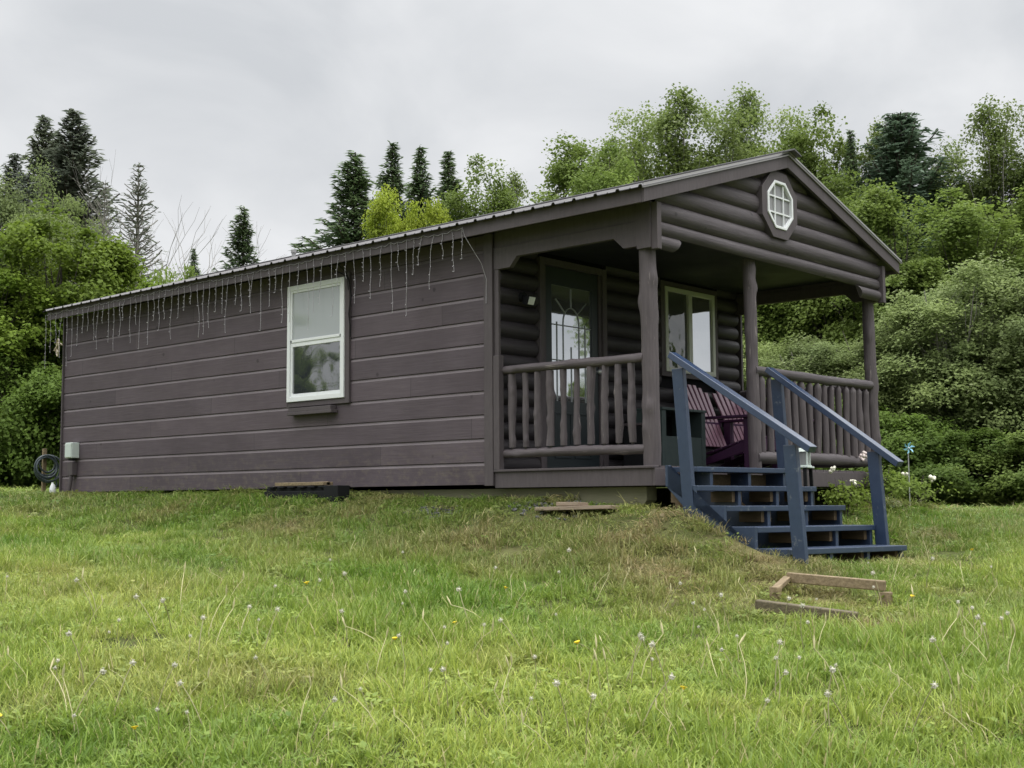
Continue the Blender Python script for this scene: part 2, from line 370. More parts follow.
def gp(u, v):
    """where the line of sight through a pixel meets the ground"""
    r = ray(u, v); d = np.linspace(3.5, 30, 1400); k = d/(r[0]*FWD[0]+r[1]*FWD[1])
    p = CAM+r*k[:, None]; z = height(p[:, 0], p[:, 1]); i = int(np.argmax(p[:, 2] < z))
    return np.array([p[i, 0], p[i, 1], z[i]])
# bare, dry and weedy places of the lawn: (x, y, radius, amount)
DRY = [(*gp(u, v)[:2], r, a) for u, v, r, a in [(735,525,.42,1.0),(705,507,.30,1.0),(765,556,.40,1.0),(660,575,.45,.75),(700,600,.55,.6),(880,628,.28,.9),(820,598,.3,.8),(470,545,.5,.45),(540,560,.5,.5),(285,682,.26,.55),(100,585,1.1,.25),(390,548,.4,.4),(620,545,.4,.45),(250,540,.7,.25),(770,580,.35,.9),(990,600,.5,.3)]]
def dry_at(x, y):
    s = np.zeros(np.shape(x))
    for a, b, r, k in DRY: s = np.maximum(s, k*np.exp(-(((x-a)**2+(y-b)**2)/(r*r))))
    return np.clip(s*(.55+.9*fbm(x*3, y*3)), 0, 1)
def bank_at(x, y):
    dx_ = np.clip(-x, 0, None); dy_ = np.maximum(np.clip(y-9.6, 0, None), np.clip(-.2-y, 0, None))
    return np.clip(1-(np.hypot(dx_, dy_)-.55-.9*fbm(x*.9, y*.9))/1.0, 0, 1)
def axis_steps(c0, c1, step, lim):
    a = list(np.arange(c0, c1+1e-6, step)); s = step; p = a[-1]
    while p < lim: s *= 1.22; p += s; a.append(p)
    s = step; p = a[0]
    while p > -lim: s *= 1.22; p -= s; a.insert(0, p)
    return np.array(a)
gx = axis_steps(-11, 9, .16, 900); gy = axis_steps(-9, 14, .16, 900)
X, Y = np.meshgrid(gx, gy, indexing='ij'); Z = height(X.ravel(), Y.ravel())
nx, ny = len(gx), len(gy); ii = np.arange(nx*ny).reshape(nx, ny)
fc = np.stack([ii[:-1, :-1].ravel(), ii[1:, :-1].ravel(), ii[1:, 1:].ravel(), ii[:-1, 1:].ravel()], 1)
m, t, p, o_ = new_mat('soil_and_turf')
at = nn(t, 'ShaderNodeAttribute', attribute_name='dry')
c = mixc(t, ramp(t, noise(t, 2.2, detail=6, world=True), .3, .7), (.050, .075, .018), (.10, .125, .035))
c = mixc(t, ramp(t, noise(t, 30, detail=6, world=True), .35, .7), c, (.055, .05, .025))
c = mixc(t, at.outputs['Fac'], c, (.17, .15, .07))
t.links.new(c, p.inputs['Base Color']); p.inputs['Roughness'].default_value = .95; p.inputs['Specular IOR Level'].default_value = .1
bp = nn(t, 'ShaderNodeBump'); bp.inputs['Strength'].default_value = .8; bp.inputs['Distance'].default_value = .03
t.links.new(noise(t, 25, detail=6, world=True), bp.inputs['Height']); t.links.new(bp.outputs[0], p.inputs['Normal'])
me = np_mesh('ground', np.c_[X.ravel(), Y.ravel(), Z], fc, mats=[m])
a_ = me.attributes.new('dry', 'FLOAT', 'POINT'); a_.data.foreach_set('value', dry_at(X.ravel(), Y.ravel()).astype(np.float32))
me.polygons.foreach_set('use_smooth', np.ones(len(fc), bool))
tag(link('ground', me, None), kind='structure')

# ------------------------------------------------------------------ cabin
WD, LN, PD = 4.10, 9.51, 1.77            # width, length, porch depth
SO, EO, RO = .239, .03, .11              # eave, back and rake overhang
HB, HT, RB = 2.107, 2.235, 2.824         # fascia bottom, fascia top, rake bottom at the ridge
SL = (RB-HB)/(WD/2+SO)
ZB = -.133                               # bottom of the siding
def roof_z(x, base): return base + SL*(WD/2+SO-abs(x-WD/2))
cabin = empty('cabin', (0, 0, 0), 0, 'low brown stained log cabin with a covered front porch and metal roof', 'cabin')
def siding_wall(x, sgn, y0, y1, z0, z1, name, holes=()):
    """cove lap siding: flat board faces with a bevel under every overlap; sgn -1 faces -X"""
    b = MB(); e_ = MB(); pitch = .2173; zs = []; k = -6
    while True:
        zl = .0725 + pitch*k
        if zl > z1: break
        if zl > z0-pitch: zs.append(zl)
        k += 1
    prof = []
    for zl in zs:
        for dz, dep in ((0, 0), (pitch-.034, 0), (pitch-.006, .012), (pitch-.0005, .013)):
            q = zl+dz
            if z0 <= q <= z1: prof.append((q, dep))
    prof = [(z0, 0)] + prof + [(z1, prof[-1][1])]
    ys = [y0, y1]
    for h in holes: ys += [h[0], h[1]]
    ys = sorted(ys)
    for i in range(len(ys)-1):
        ya, yb = ys[i], ys[i+1]
        hole = [h for h in holes if h[0] <= ya+1e-6 and yb <= h[1]+1e-6]
        n = max(1, int((yb-ya)/.3))
        yy = np.linspace(ya, yb, n+1)
        for (za, da), (zb_, db) in zip(prof[:-1], prof[1:]):
            if hole and (za+zb_)/2 > hole[0][2] and (za+zb_)/2 < hole[0][3]: continue
            for a, c in zip(yy[:-1], yy[1:]):
                wv = lambda y, z: .0025*math.sin(2.1*y+7.7*z)+.0015*math.sin(5.3*y-13*z)
                P = [(x-sgn*(da+wv(a, za)), a, za), (x-sgn*(da+wv(c, za)), c, za), (x-sgn*(db+wv(c, zb_)), c, zb_), (x-sgn*(db+wv(a, zb_)), a, zb_)]
                (e_ if abs(db-da-.012) < 1e-6 else b).add(P, [(0, 3, 2, 1) if sgn < 0 else (0, 1, 2, 3)])
    n_ = len(b.f); b.add(e_.v, e_.f)                              # skylight caught by the bevels, painted as a paler edge colour
    o = b.build(name, M['siding'], cabin); o.data.materials.append(M['siding_edge'])
    o.data.polygons.foreach_set('material_index', [0 if i < n_ else 1 for i in range(len(b.f))])
    return o
WIN = (3.80, 4.76, .75, 2.03)
siding_wall(0, -1, PD+.10, LN-.0, ZB, 2.16, 'side_wall', [WIN])
siding_wall(WD, 1, PD+.10, LN-.0, ZB, 2.16, 'side_wall')
b = MB(); b.prism([(.02, ZB), (WD-.02, ZB), (WD-.02, 2.13), (WD/2, RB+.02), (.02, 2.13)], 1, LN-.06, LN-.005)
b.build('back_wall', M['siding'], cabin)
b = MB(); b.box(.03, WD-.03, PD+.08, LN-.07, -.13, -.06)      # floor over the joists
b.box(.045, .06, PD+.1, LN-.07, -.06, 2.1); b.box(WD-.06, WD-.045, PD+.1, LN-.07, -.06, 2.1)
b.build('inner_frame', M['dark'], cabin)
# corner boards
for nm, args in (('corner_board', (-.026, .0, PD+.0, PD+.105, ZB-.012, 2.16)), ('corner_board', (-.026, .07, LN-.012, LN+.012, ZB-.012, 2.16)), ('corner_board', (-.024, .0, LN-.105, LN-.0125, ZB-.01, 2.16)),
                 ('corner_board', (WD, WD+.026, PD+.0, PD+.105, ZB-.012, 2.16)), ('corner_board', (WD-.012, WD+.0255, PD-.055, PD-.002, .0, 2.06))):
    if nm == 'corner_board' and args[2] == LN-.105: continue
    b = MB(); b.box(*args); b.build(nm, M['trim'], cabin, .003)
b = MB(); b.box(.001, .03, PD-.055, PD+.0, .0, 2.0); b.build('corner_board', M['trim'], cabin, .003)

# porch wall of half logs
def half_logs(y, zs, xlim, name, mat, depth, seed=1, parent=None, holes=(), flat=False):
    """rows of half-round log siding facing -Y, each row clipped by xlim(z) -> (x0, x1)"""
    b = MB(); rg = random.Random(seed)
    for z0, z1 in zip(zs[:-1], zs[1:]):
        ph = rg.uniform(0, 9); zc = (z0+z1)/2; h = (z1-z0)/2
        spans = [(None, None)]
        hs = [hh for hh in holes if hh[2] < z1 and hh[3] > z0]
        cuts = []
        for hh in hs: cuts.append((hh[0], hh[1]))
        cuts.sort()
        ks = 9
        prof = []
        for i in range(ks):
            t = -1+2*i/(ks-1)
            bulge = depth*(1-abs(t)**2.6)
            prof.append((zc+h*t, bulge))
        edges = [-1e9] + [c for cc in cuts for c in cc] + [1e9]
        for ea, eb in zip(edges[0::2], edges[1::2]):
            grid = []; n = 28
            for z, bl in prof:
                lo, hi = xlim(z); lo = max(lo, ea); hi = min(hi, eb)
                row = []
                for j in range(n+1):
                    xx = lo+(hi-lo)*j/n
                    if hi <= lo: xx = (lo+hi)/2
                    wob = 1+.10*math.sin(1.9*xx+ph)+.06*math.sin(5.1*xx+2*ph)
                    endr = 1.0
                    row.append((xx, y-bl*wob*endr, z+.004*math.sin(2.3*xx+ph)*(1 if abs(z-zc) < h*.9 else 0)))
                grid.append(row)
            k = len(b.v); fl = [q for r_ in grid for q in r_]
            fs = [(i*(n+1)+j, i*(n+1)+j+1, (i+1)*(n+1)+j+1, (i+1)*(n+1)+j) for i in range(ks-1) for j in range(n)]
            b.add(fl, fs, True)
            for j in (0, n):                                       # end faces
                e = [grid[i][j] for i in range(ks)]; back = [(e[-1][0], y+.001, e[-1][2]), (e[0][0], y+.001, e[0][2])]
                b.add(e+back, [tuple(range(ks+2)) if j == n else tuple(range(ks+2))[::-1]])
    return b.build(name, mat, parent or cabin)
DOOR = (.56, 1.60, -.2, 2.03); FWIN = (2.52, 3.61, 1.01, 2.04)
rows = [-.03+.1555*i for i in range(15)]
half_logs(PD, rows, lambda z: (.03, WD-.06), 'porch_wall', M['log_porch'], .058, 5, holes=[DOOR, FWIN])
b = MB(); b.box(.03, WD-.03, PD+.012, PD+.075, -.05, 2.15); b.build('wall_core', M['dark'], cabin)

# porch deck, rim board and beams below
b = MB(); n = 26
for i in range(n):
    x0 = .03+(WD-.06)*i/n; b.box(x0, x0+(WD-.06)/n-.006, .032, PD+.0, -.03, -.002)
b.build('deck_boards', M['trim'], cabin, .002)
b = MB(); b.box(.0, .03, .03, PD-.002, -.165, -.022); b.build('rim_board', M['trim'], cabin, .003)
b = MB(); b.box(.0, WD, .0, .0295, -.165, -.022); b.build('rim_board', M['trim'], cabin, .003)
b = MB(); b.box(WD-.03, WD, .03, PD-.002, -.165, -.022); b.build('rim_board', M['trim'], cabin, .003)
b = MB(); b.box(-.02, .06, .005, PD-.003, -.0215, -.001); b.build('deck_nosing', M['trim'], cabin, .003)
for xx in (.10, 1.4, 2.7, 3.85):
    b = MB()
    zg = -.5
    b.prism([(.16, -.17), (LN-.05, -.17), (LN-.05, zg), (.34, zg), (.16, -.28)], 0, xx, xx+.14)
    b.build('skid_beam', M['skid'], cabin, .004)

# posts
def post(cx, cy, z0, z1, r, lean, seed, n=14, square=0):
    b = MB()
    b.log((cx, cy, z0), (cx+lean[0], cy+lean[1], z1), r, 20, 64, .03, 16, seed, None, 0.0, .03)
    return b.build('log_post', M['log_z'], cabin)
post(.10, .095, -.002, 1.93, .072, (-.012, .012), 1)
post(1.69, .095, -.002, 1.93, .056, (-.015, .02), 2)
post(4.04, .09, -.002, 1.83, .060, (-.02, .02), 3)

# railings: thing > railing > baluster
def railing(p0, p1, zt, zb_, rt, rb, bal, rbal, seed, pointed):
    a = Vector(p0); d = Vector(p1)-a
    b = MB(); b.log(a+Vector((0, 0, zt)), a+d+Vector((0, 0, zt)), rt, 16, 50, .05, 12, seed)
    b.log(a+Vector((0, 0, zb_)), a+d+Vector((0, 0, zb_)), rb, 16, 50, .06, 10, seed+1)
    rl = b.build('railing', M['log_y'] if abs(d.y) > abs(d.x) else M['log_x'], cabin)
    rg = random.Random(seed)
    for i, tpos in enumerate(bal):
        q = a+d*tpos; r = rbal*rg.uniform(.85, 1.2); b = MB(); e = Vector((rg.uniform(-.008, .008), rg.uniform(-.008, .008), 0))
        z0, z1 = zb_+rb*.6, zt-rt*.5
        if pointed: b.log(q+Vector((0, 0, z0)), q+e+Vector((0, 0, z1)), r, 10, 26, .04, 3, seed*50+i, None, .055)
        else:
            b.log(q+Vector((0, 0, z0+.03)), q+e+Vector((0, 0, z1-.02)), r, 12, 40, .13, 16, seed*50+i)
            b.tube([q+Vector((0, 0, z0-.01)), q+Vector((0, 0, z0+.05))], .013, 8); b.tube([q+e+Vector((0, 0, z1-.05)), q+e+Vector((0, 0, z1+.03))], .014, 8)
        b.build('baluster', M['log_z'], rl)
ys = [1.604, 1.445, 1.301, 1.154, 1.004, .856, .708, .557, .41, .265]
railing((.06, PD-.03, 0), (.06, .13, 0), .895, .140, .041, .040, [(PD-.03-y)/(PD-.16) for y in ys], .031, 11, False)
xs = [1.79, 1.95, 2.115, 2.255, 2.39, 2.535, 2.68, 2.826, 2.975, 3.122, 3.265, 3.415, 3.558, 3.70, 3.85]
railing((1.66, .085, 0), (3.97, .085, 0), .895, .105, .045, .055, [(x_-1.66)/(3.97-1.66) for x_ in xs], .036, 12, True)
railing((WD-.05, .14, 0), (WD-.05, PD-.06, 0), .895, .105, .045, .05, [(i+.5)/11 for i in range(11)], .034, 13, True)
b = MB(); b.box(-.02, .045, PD-.075, PD-.004, -.001, 1.03); b.build('railing_post', M['trim'], cabin, .004)

# side beams with bracketed ends
for x0, x1, xo in ((-.004, .05, -.012), (WD-.05, WD+.004, WD+.003)):
    b = MB()
    b.prism([(.145, 2.02), (.145, 1.812), (.285, 1.812), (.39, 1.908), (1.485, 1.912), (1.572, 1.82), (PD-.002, 1.82), (PD-.002, 2.02)], 0, x0, x1)
    b.build('beam_board', M['trim'], cabin, .002)
    b = MB(); b.box(x0+.010, x1-.004, .145, PD-.002, 2.0225, 2.17); b.build('beam_board', M['trim'], cabin, .002)
    b = MB(); b.box(x0-.006 if x0 < 1 else x0, x1 if x0 < 1 else x1+.006, .0, .143, 1.785, 2.17); b.build('beam_end_board', M['trim'], cabin, .002)
# gable: half logs above a flat log beam, end blocks, upright end trim
half_logs(.005, [1.905, 2.021], lambda z: (.062, WD-.062), 'gable_beam', M['log_x'], .034, 21)
half_logs(.005, [2.0225+.1625*i for i in range(6)], lambda z: (max(.062, -SO+(z-HB-.03)/SL), min(WD-.062, WD+SO-(z-HB-.03)/SL)), 'gable_wall', M['log_x'], .048, 23)
half_logs(.005, [1.785, 1.9045], lambda z: (.062, .31+(z-1.785)*.8), 'bracket_block', M['log_x'], .045, 25)
half_logs(.005, [1.785, 1.9045], lambda z: (3.64-(z-1.785)*.8, WD-.062), 'bracket_block', M['log_x'], .045, 26)
b = MB(); b.prism([(.05, 1.915), (WD-.05, 1.915), (WD-.05, 2.12), (WD/2, RB-.01), (.05, 2.12)], 1, .0065, .06); b.build('gable_core', M['soffit'], cabin)
for xa in (.0, WD-.06):
    b = MB(); b.box(xa, xa+.06, -.062, .0, 1.77, 2.16); b.build('gable_end_board', M['trim'], cabin, .003)
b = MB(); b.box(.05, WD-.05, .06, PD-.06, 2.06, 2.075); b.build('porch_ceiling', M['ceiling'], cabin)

# roof
def slope_slab(y0, y1, up0, up1, ext, left):
    """slab following the roof slope from the eave (extended by ext) to the ridge"""
    pts = []
    xe = -SO-ext
    P = [(xe, HT+SL*(-ext)+up0), (WD/2, HT+SL*(WD/2+SO)+up0), (WD/2, HT+SL*(WD/2+SO)+up1), (xe, HT-SL*ext+up1)]
    if not left: P = [(WD-a, c) for a, c in P][::-1]
    return MB().prism(P, 1, y0, y1)
for left in (True, False):
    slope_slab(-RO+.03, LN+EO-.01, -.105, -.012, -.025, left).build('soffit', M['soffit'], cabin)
rf = MB(); prof = []; yy = -RO-.02; yend = LN+EO+.03
while yy < yend:
    for o, hgt in ((0, 0), (.012, .019), (.034, .019), (.046, 0), (.115, 0), (.120, .004), (.130, .004), (.135, 0)): prof.append((min(yy+o, yend), hgt))
    yy += .229
for left in (True, False):
    pts = []; fs = []
    for y, hgt in prof:
        for xx, dz in ((-SO-.05, 0), (WD/2, 0)):
            z = HT+SL*(xx+SO)+.004+hgt
            pts.append((xx if left else WD-xx, y, z))
    n0 = len(pts)
    pts += [(p_[0], p_[1], p_[2]-.006) for p_ in pts]
    for i in range(len(prof)-1):
        for k, fl in ((0, False), (n0, True)):
            q = (k+2*i, k+2*i+1, k+2*i+3, k+2*i+2)
            fs.append(q if fl == left else q[::-1])
        q = (2*i, 2*i+2, n0+2*i+2, n0+2*i); fs.append(q)
    rf.add(pts, fs)
roof = rf.build('roof', M['roof'], cabin)
M['vent'] = plain('grey_vent', (.28, .28, .28), .5)
zr = HT+SL*(WD/2+SO)
b = MB(); b.prism([(WD/2-.13, zr-.012), (WD/2, zr+.028), (WD/2+.13, zr-.012), (WD/2+.13, zr+.0), (WD/2, zr+.042), (WD/2-.13, zr+.0)], 1, -RO-.075, LN+EO+.05)
b.build('ridge_cap', M['roof'], roof)
b = MB(); b.tube([(.55, 5.4, 2.42), (.55, 5.4, 2.575)], .024, 12); b.tube([(.55, 5.4, 2.55), (.55, 5.4, 2.585)], .032, 12); b.build('vent_pipe', M['vent'], roof)
for xa, xb in ((-SO, -SO+.024), (WD+SO-.024, WD+SO)):
    b = MB(); b.box(xa, xb, -RO+.032, LN+EO, HB, HT-.004); b.build('fascia', M['trim'], cabin, .003)
for left in (True, False):
    for y0, y1 in ((-RO, -RO+.030), (LN+EO-.029, LN+EO+.001)):
        P = [(-SO-.001, HB-.002), (WD/2-.0005, RB-.002), (WD/2-.0005, RB+(HT-HB)), (-SO-.001, HT)]
        if not left: P = [(WD-a, c) for a, c in P][::-1]
        MB().prism(P, 1, y0, y1).build('rake_board', M['trim'], cabin, .003)
    P = [(-SO-.03, HT-.012-SL*.03), (WD/2-.005, zr-.018), (WD/2-.005, zr+.024), (-SO-.03, HT+.028-SL*.03)]
    if not left: P = [(WD-a, c) for a, c in P][::-1]
    MB().prism(P, 1, -RO-.016, -RO-.003).build('rake_trim', M['rake_metal'], cabin)

# side window
sw = empty('side_window', (0, 4.30, 1.385)); sw.parent = cabin
def rel(o): return (lambda a, c, d, e, f, g: (a-o[0], c-o[0], d-o[1], e-o[1], f-o[2], g-o[2]))
R_ = rel((0, 4.30, 1.385))
b = MB(); b.box(*R_(-.028, .0, 3.752, 3.818, .715, 2.05)); b.box(*R_(-.028, .0, 4.747, 4.765, .715, 2.05)); b.box(*R_(-.026, .0, 3.818, 4.747, .715, .768)); b.box(*R_(-.026, .0, 3.818, 4.747, 2.012, 2.05))
b.build('casing', M['trim'], sw, .003)
b = MB(); b.box(*R_(-.09, .0, 3.95, 4.675, .625, .66)); b.box(*R_(-.085, -.01, 3.97, 4.655, .66, .70)); b.build('sill_ledge', M['trim'], sw, .004)
b = MB()
for a in ((3.82, 3.868, .772, 2.008), (4.697, 4.745, .772, 2.008), (3.868, 4.697, .772, .825), (3.868, 4.697, 1.955, 2.008)): b.box(*R_(-.042, .02, *a))
b.build('frame', M['white'], sw, .004)
b = MB()
for a in ((3.868, 3.896, .825, 1.40), (4.669, 4.697, .825, 1.40), (3.896, 4.669, .825, .855), (3.896, 4.669, 1.355, 1.40)): b.box(*R_(-.026, .0, *a))
b.build('lower_sash', M['white'], sw, .003)
b = MB()
for a in ((3.868, 3.894, 1.40, 1.955), (4.671, 4.697, 1.40, 1.955), (3.894, 4.671, 1.93, 1.955), (3.868, 4.697, 1.40, 1.43)): b.box(*R_(-.034, .0, *a))
b.build('upper_sash', M['white'], sw, .003)
b = MB(); b.box(*R_(-.012, -.006, 3.896, 4.669, .855, 1.355)); b.build('lower_pane', M['pane_lower'], sw)
b = MB(); b.box(*R_(-.022, -.016, 3.894, 4.671, 1.43, 1.93)); b.build('upper_pane', M['pane_upper'], sw)

# front window
fw_ = empty('front_window', (3.07, PD, 1.53)); fw_.parent = cabin; R_ = rel((3.07, PD, 1.53))
y0, y1 = PD-.062, PD+.012
b = MB()
for a in ((2.53, 2.60, 1.02, 2.04), (3.545, 3.605, 1.02, 2.04)): b.box(*R_(a[0], a[1], y0+.004, y1, a[2], a[3]))
b.box(*R_(2.60, 3.545, y0+.006, y1, 1.985, 2.04)); b.box(*R_(2.60, 3.545, y0+.006, y1, 1.02, 1.07)); b.build('casing', M['trim'], fw_, .003)
b = MB()
for a in ((2.602, 2.65, 1.072, 1.983), (3.495, 3.543, 1.072, 1.983), (3.03, 3.10, 1.12, 1.935), (2.65, 3.495, 1.935, 1.983), (2.65, 3.495, 1.072, 1.12)): b.box(*R_(a[0], a[1], y0-.004, y0+.05, a[2], a[3]))
b.build('frame', M['cream'], fw_, .004)
b = MB(); b.box(*R_(2.65, 3.03, y0+.026, y0+.032, 1.12, 1.935)); b.build('pane', M['pane_dim'], fw_)
b = MB(); b.box(*R_(3.10, 3.495, y0+.018, y0+.024, 1.12, 1.935)); b.build('pane', M['pane_mirror'], fw_)

# gable window: octagon
gw = empty('gable_window', (1.955, -.05, 2.452)); gw.parent = cabin
def octa(r): return [(r*math.cos(math.pi/8+i*math.pi/4), r*math.sin(math.pi/8+i*math.pi/4)) for i in range(8)]
def octring(ro, ri, y0, y1):
    A, B = octa(ro), octa(ri); b = MB()
    vs = [(p_[0], y0, p_[1]) for p_ in A]+[(p_[0], y0, p_[1]) for p_ in B]+[(p_[0], y1, p_[1]) for p_ in A]+[(p_[0], y1, p_[1]) for p_ in B]
    fs = []
    for i in range(8):
        j = (i+1) % 8
        fs += [(i, j, 8+j, 8+i), (16+i, 24+i, 24+j, 16+j), (i, 16+i, 16+j, j), (8+i, 8+j, 24+j, 24+i)]
    return b.add(vs, fs)
octring(.340, .245, -.020, .05).build('casing', M['trim'], gw, .003)
octring(.2445, .217, -.030, .03).build('frame', M['white'], gw, .003)
b = MB()
for q in (-.0755, .0755):
    b.box(q-.006, q+.006, -.014, .0, -.199, .199); b.box(-.199, -.0826, -.0135, -.0005, q-.007, q+.007); b.box(-.0684, .0684, -.0135, -.0005, q-.007, q+.007); b.box(.0826, .199, -.0135, -.0005, q-.007, q+.007)
b.build('muntin', M['white'], gw)
b = MB(); b.prism(octa(.218), 1, .002, .006); b.build('pane', M['pane_gable'], gw)

# door
dr = empty('door', (1.08, PD, 0)); dr.parent = cabin; R_ = rel((1.08, PD, 0))
b = MB()
for a in ((.57, .635, .0, 2.02), (1.525, 1.59, .0, 2.02)): b.box(*R_(a[0], a[1], PD-.066, PD+.01, a[2], a[3]))
b.box(*R_(.635, 1.525, PD-.064, PD+.01, 1.955, 2.02)); b.build('casing', M['trim'], dr, .003)
b = MB(); b.box(*R_(.637, .675, PD-.045, PD+.01, .0, 1.953)); b.box(*R_(1.485, 1.523, PD-.045, PD+.01, .0, 1.953)); b.build('jamb', M['trim'], dr, .003)
b = MB(); gx0, gx1, gz0, gz1 = .775, 1.385, .665, 1.78
for a in ((.68, gx0, .02, 1.95), (gx1, 1.48, .02, 1.95), (gx0, gx1, .02, gz0), (gx0, gx1, gz1, 1.95)): b.box(*R_(a[0], a[1], PD-.030, PD+.010, a[2], a[3]))
b.build('door_leaf', M['door'], dr)
b = MB()
for a in ((.80, 1.06, .12, .56), (1.10, 1.36, .12, .56)):
    x0, x1, z0, z1 = a
    for q in ((x0, x1, z0, z0+.02), (x0, x1, z1-.02, z1), (x0, x0+.02, z0+.02, z1-.02), (x1-.02, x1, z0+.02, z1-.02)): b.box(*R_(q[0], q[1], PD-.040, PD-.0305, q[2], q[3]))
b.build('door_panel', M['door'], dr, .003)
b = MB(); b.box(*R_(gx0, gx1, PD-.016, PD-.010, gz0, gz1)); b.build('pane', M['pane_mirror'], dr)
b = MB(); yq = PD-.020
def cm(pts): b.tube([(p_[0]-1.08, yq-PD, p_[1]) for p_ in pts], .0055, 6)
for xx in (.865, 1.08, 1.295): cm([(xx, gz0), (xx, 1.43 if xx != 1.08 else 1.2)])
for z_ in (1.06, 1.40): cm([(gx0, z_), (gx1, z_)])
arc = [(1.08+.12*math.cos(t_), 1.43+.15*math.sin(t_)) for t_ in np.linspace(0, math.pi, 13)]; cm(arc); cm([(.96, 1.06), (.96, 1.43)]); cm([(1.20, 1.06), (1.20, 1.43)])
for an in (40, 90, 140): cm([(1.08+.12*math.cos(math.radians(an)), 1.43+.15*math.sin(math.radians(an))), (1.08+.30*math.cos(math.radians(an)), 1.43+.34*math.sin(math.radians(an)))])
b.build('lead_strips', M['came'], dr)
b = MB(); b.tube([(1.435-1.08, -.030, .98), (1.435-1.08, -.085, .98)], .012, 8); b.ball((1.435-1.08, -.095, .98), .030); b.build('door_knob', M['steel'], dr)

# ------------------------------------------------------------------ things fixed to the cabin
# strings of icicle lights along the eave
il = empty('icicle_lights', (-SO-.012, 5.6, HT-.02), 0, 'white string of icicle lights hanging in uneven drops from the long eave', 'string lights')
rg = random.Random(5); wb = MB(); bb = MB(); ox, oy, oz = -SO-.012, 5.6, HT-.02
drops = []; y = 1.93
while y < LN+.06:
    drops.append(y); y += rg.choice((.105, .12, .13, .15))
prev = None
for i, y in enumerate(drops):
    ztop = HT-.035-rg.uniform(0, .02); tp = (-SO-.006, y, ztop)
    if prev:
        mid = ((tp[0]+prev[0])/2-.004, (y+prev[1])/2, min(ztop, prev[2])-.012)
        wb.tube([(q[0]-ox, q[1]-oy, q[2]-oz) for q in (prev, mid, tp)], .0024, 4)
    prev = tp
    ln = rg.choice((.26, .36, .46, .56, .66))*rg.uniform(.85, 1.1)
    dx_ = rg.uniform(-.03, .03); dyy = rg.uniform(-.10, .10) if rg.random() < .35 else rg.uniform(-.02, .02)
    n = 7; pts = []
    for k in range(n+1):
        s = k/n; pts.append((tp[0]-.003+.004*math.sin(7*s+i), y+dyy*s*(1.6-s)+.006*math.sin(9*s+2*i), ztop-ln*s))
    wb.tube([(q[0]-ox, q[1]-oy, q[2]-oz) for q in pts], .0020, 4)
    for k in range(1, n+1):
        q = pts[k]; an = rg.uniform(0, 6.28)
        bb.tube([(q[0]-ox, q[1]-oy, q[2]-oz), (q[0]-ox-.008, q[1]-oy+.018*math.cos(an), q[2]-oz+.012*math.sin(an))], .0028, 5)
# a drop that hangs past the corner board, and the loose tail beyond the back corner
wb.tube([(q[0]-ox, q[1]-oy, q[2]-oz) for q in ((-SO-.006, 1.93, HT-.03), (-SO-.004, 1.90, HT-.12), (-.20, 1.86, HT-.22), (-.10, 1.83, HT-.36), (-.045, 1.82, HT-.5), (-.04, 1.83, HT-.72))], .0026, 4)
wb.build('wire', M['wire'], il)
tag(bb.build('bulbs', M['wire'], il), kind='stuff')
cord = MB(); cord.tube([(-.235, 3.72, 2.12), (-.12, 3.70, 2.03), (-.05, 3.735, 1.97), (-.045, 3.70, 1.8), (-.04, 3.745, 1.62), (-.04, 3.715, 1.46), (-.038, 3.72, 1.38)], .006, 6)
cord.tube([(-.235, 3.9, 2.13), (-.13, 3.80, 2.04), (-.055, 3.75, 2.0), (-.05, 3.74, 1.86)], .005, 6)
tag(cord.build('power_cord', M['black'], None), 'black power cord dangling from the eave beside the side window', 'cord')
rp = MB()
rp.tube([(-.03+.05*math.cos(t_)-.02, LN+.09+.16*math.cos(t_*1.0)*.8, 1.72+.10*math.sin(t_)+.008*t_) for t_ in np.linspace(0, 12, 60)], .010, 6)
rp.tube([(-.02, LN+.02, 1.80), (-.03, LN+.1, 1.84), (-.04, LN+.2, 1.74)], .012, 6)
tag(rp.build('rope_coil', M['rope'], None), 'pale coil of rope hung high on the back corner of the cabin', 'rope')
# grey electrical box and its conduit
eb = empty('electrical_box', (-.0, 9.15, .40), 0, 'small grey electrical box on the siding near the back corner', 'electrical box')
b = MB(); b.box(-.11, -.002, -.085, .085, -.10, .10); b.build('enclosure', M['greybox'], eb, .008)
b = MB(); b.box(-.118, -.1115, -.077, .077, -.09, .082); b.build('cover', M['greybox'], eb, .003)
b = MB(); b.box(-.08, -.03, -.05, .05, -.13, -.101); b.build('cable_entry', M['black'], eb)
cd = empty('conduit_box', (-.0, 9.17, .10), 0, 'brown painted conduit box and pipe running down the siding below the grey box', 'conduit')
b = MB(); b.box(-.075, -.002, -.06, .06, -.02, .15); b.build('cover_box', M['trim'], cd, .006)
b = MB(); b.tube([(-.05, -.0, -.0205), (-.055, .01, -.12), (-.07, .05, -.36)], .024, 8); b.build('pipe', M['trim'], cd)
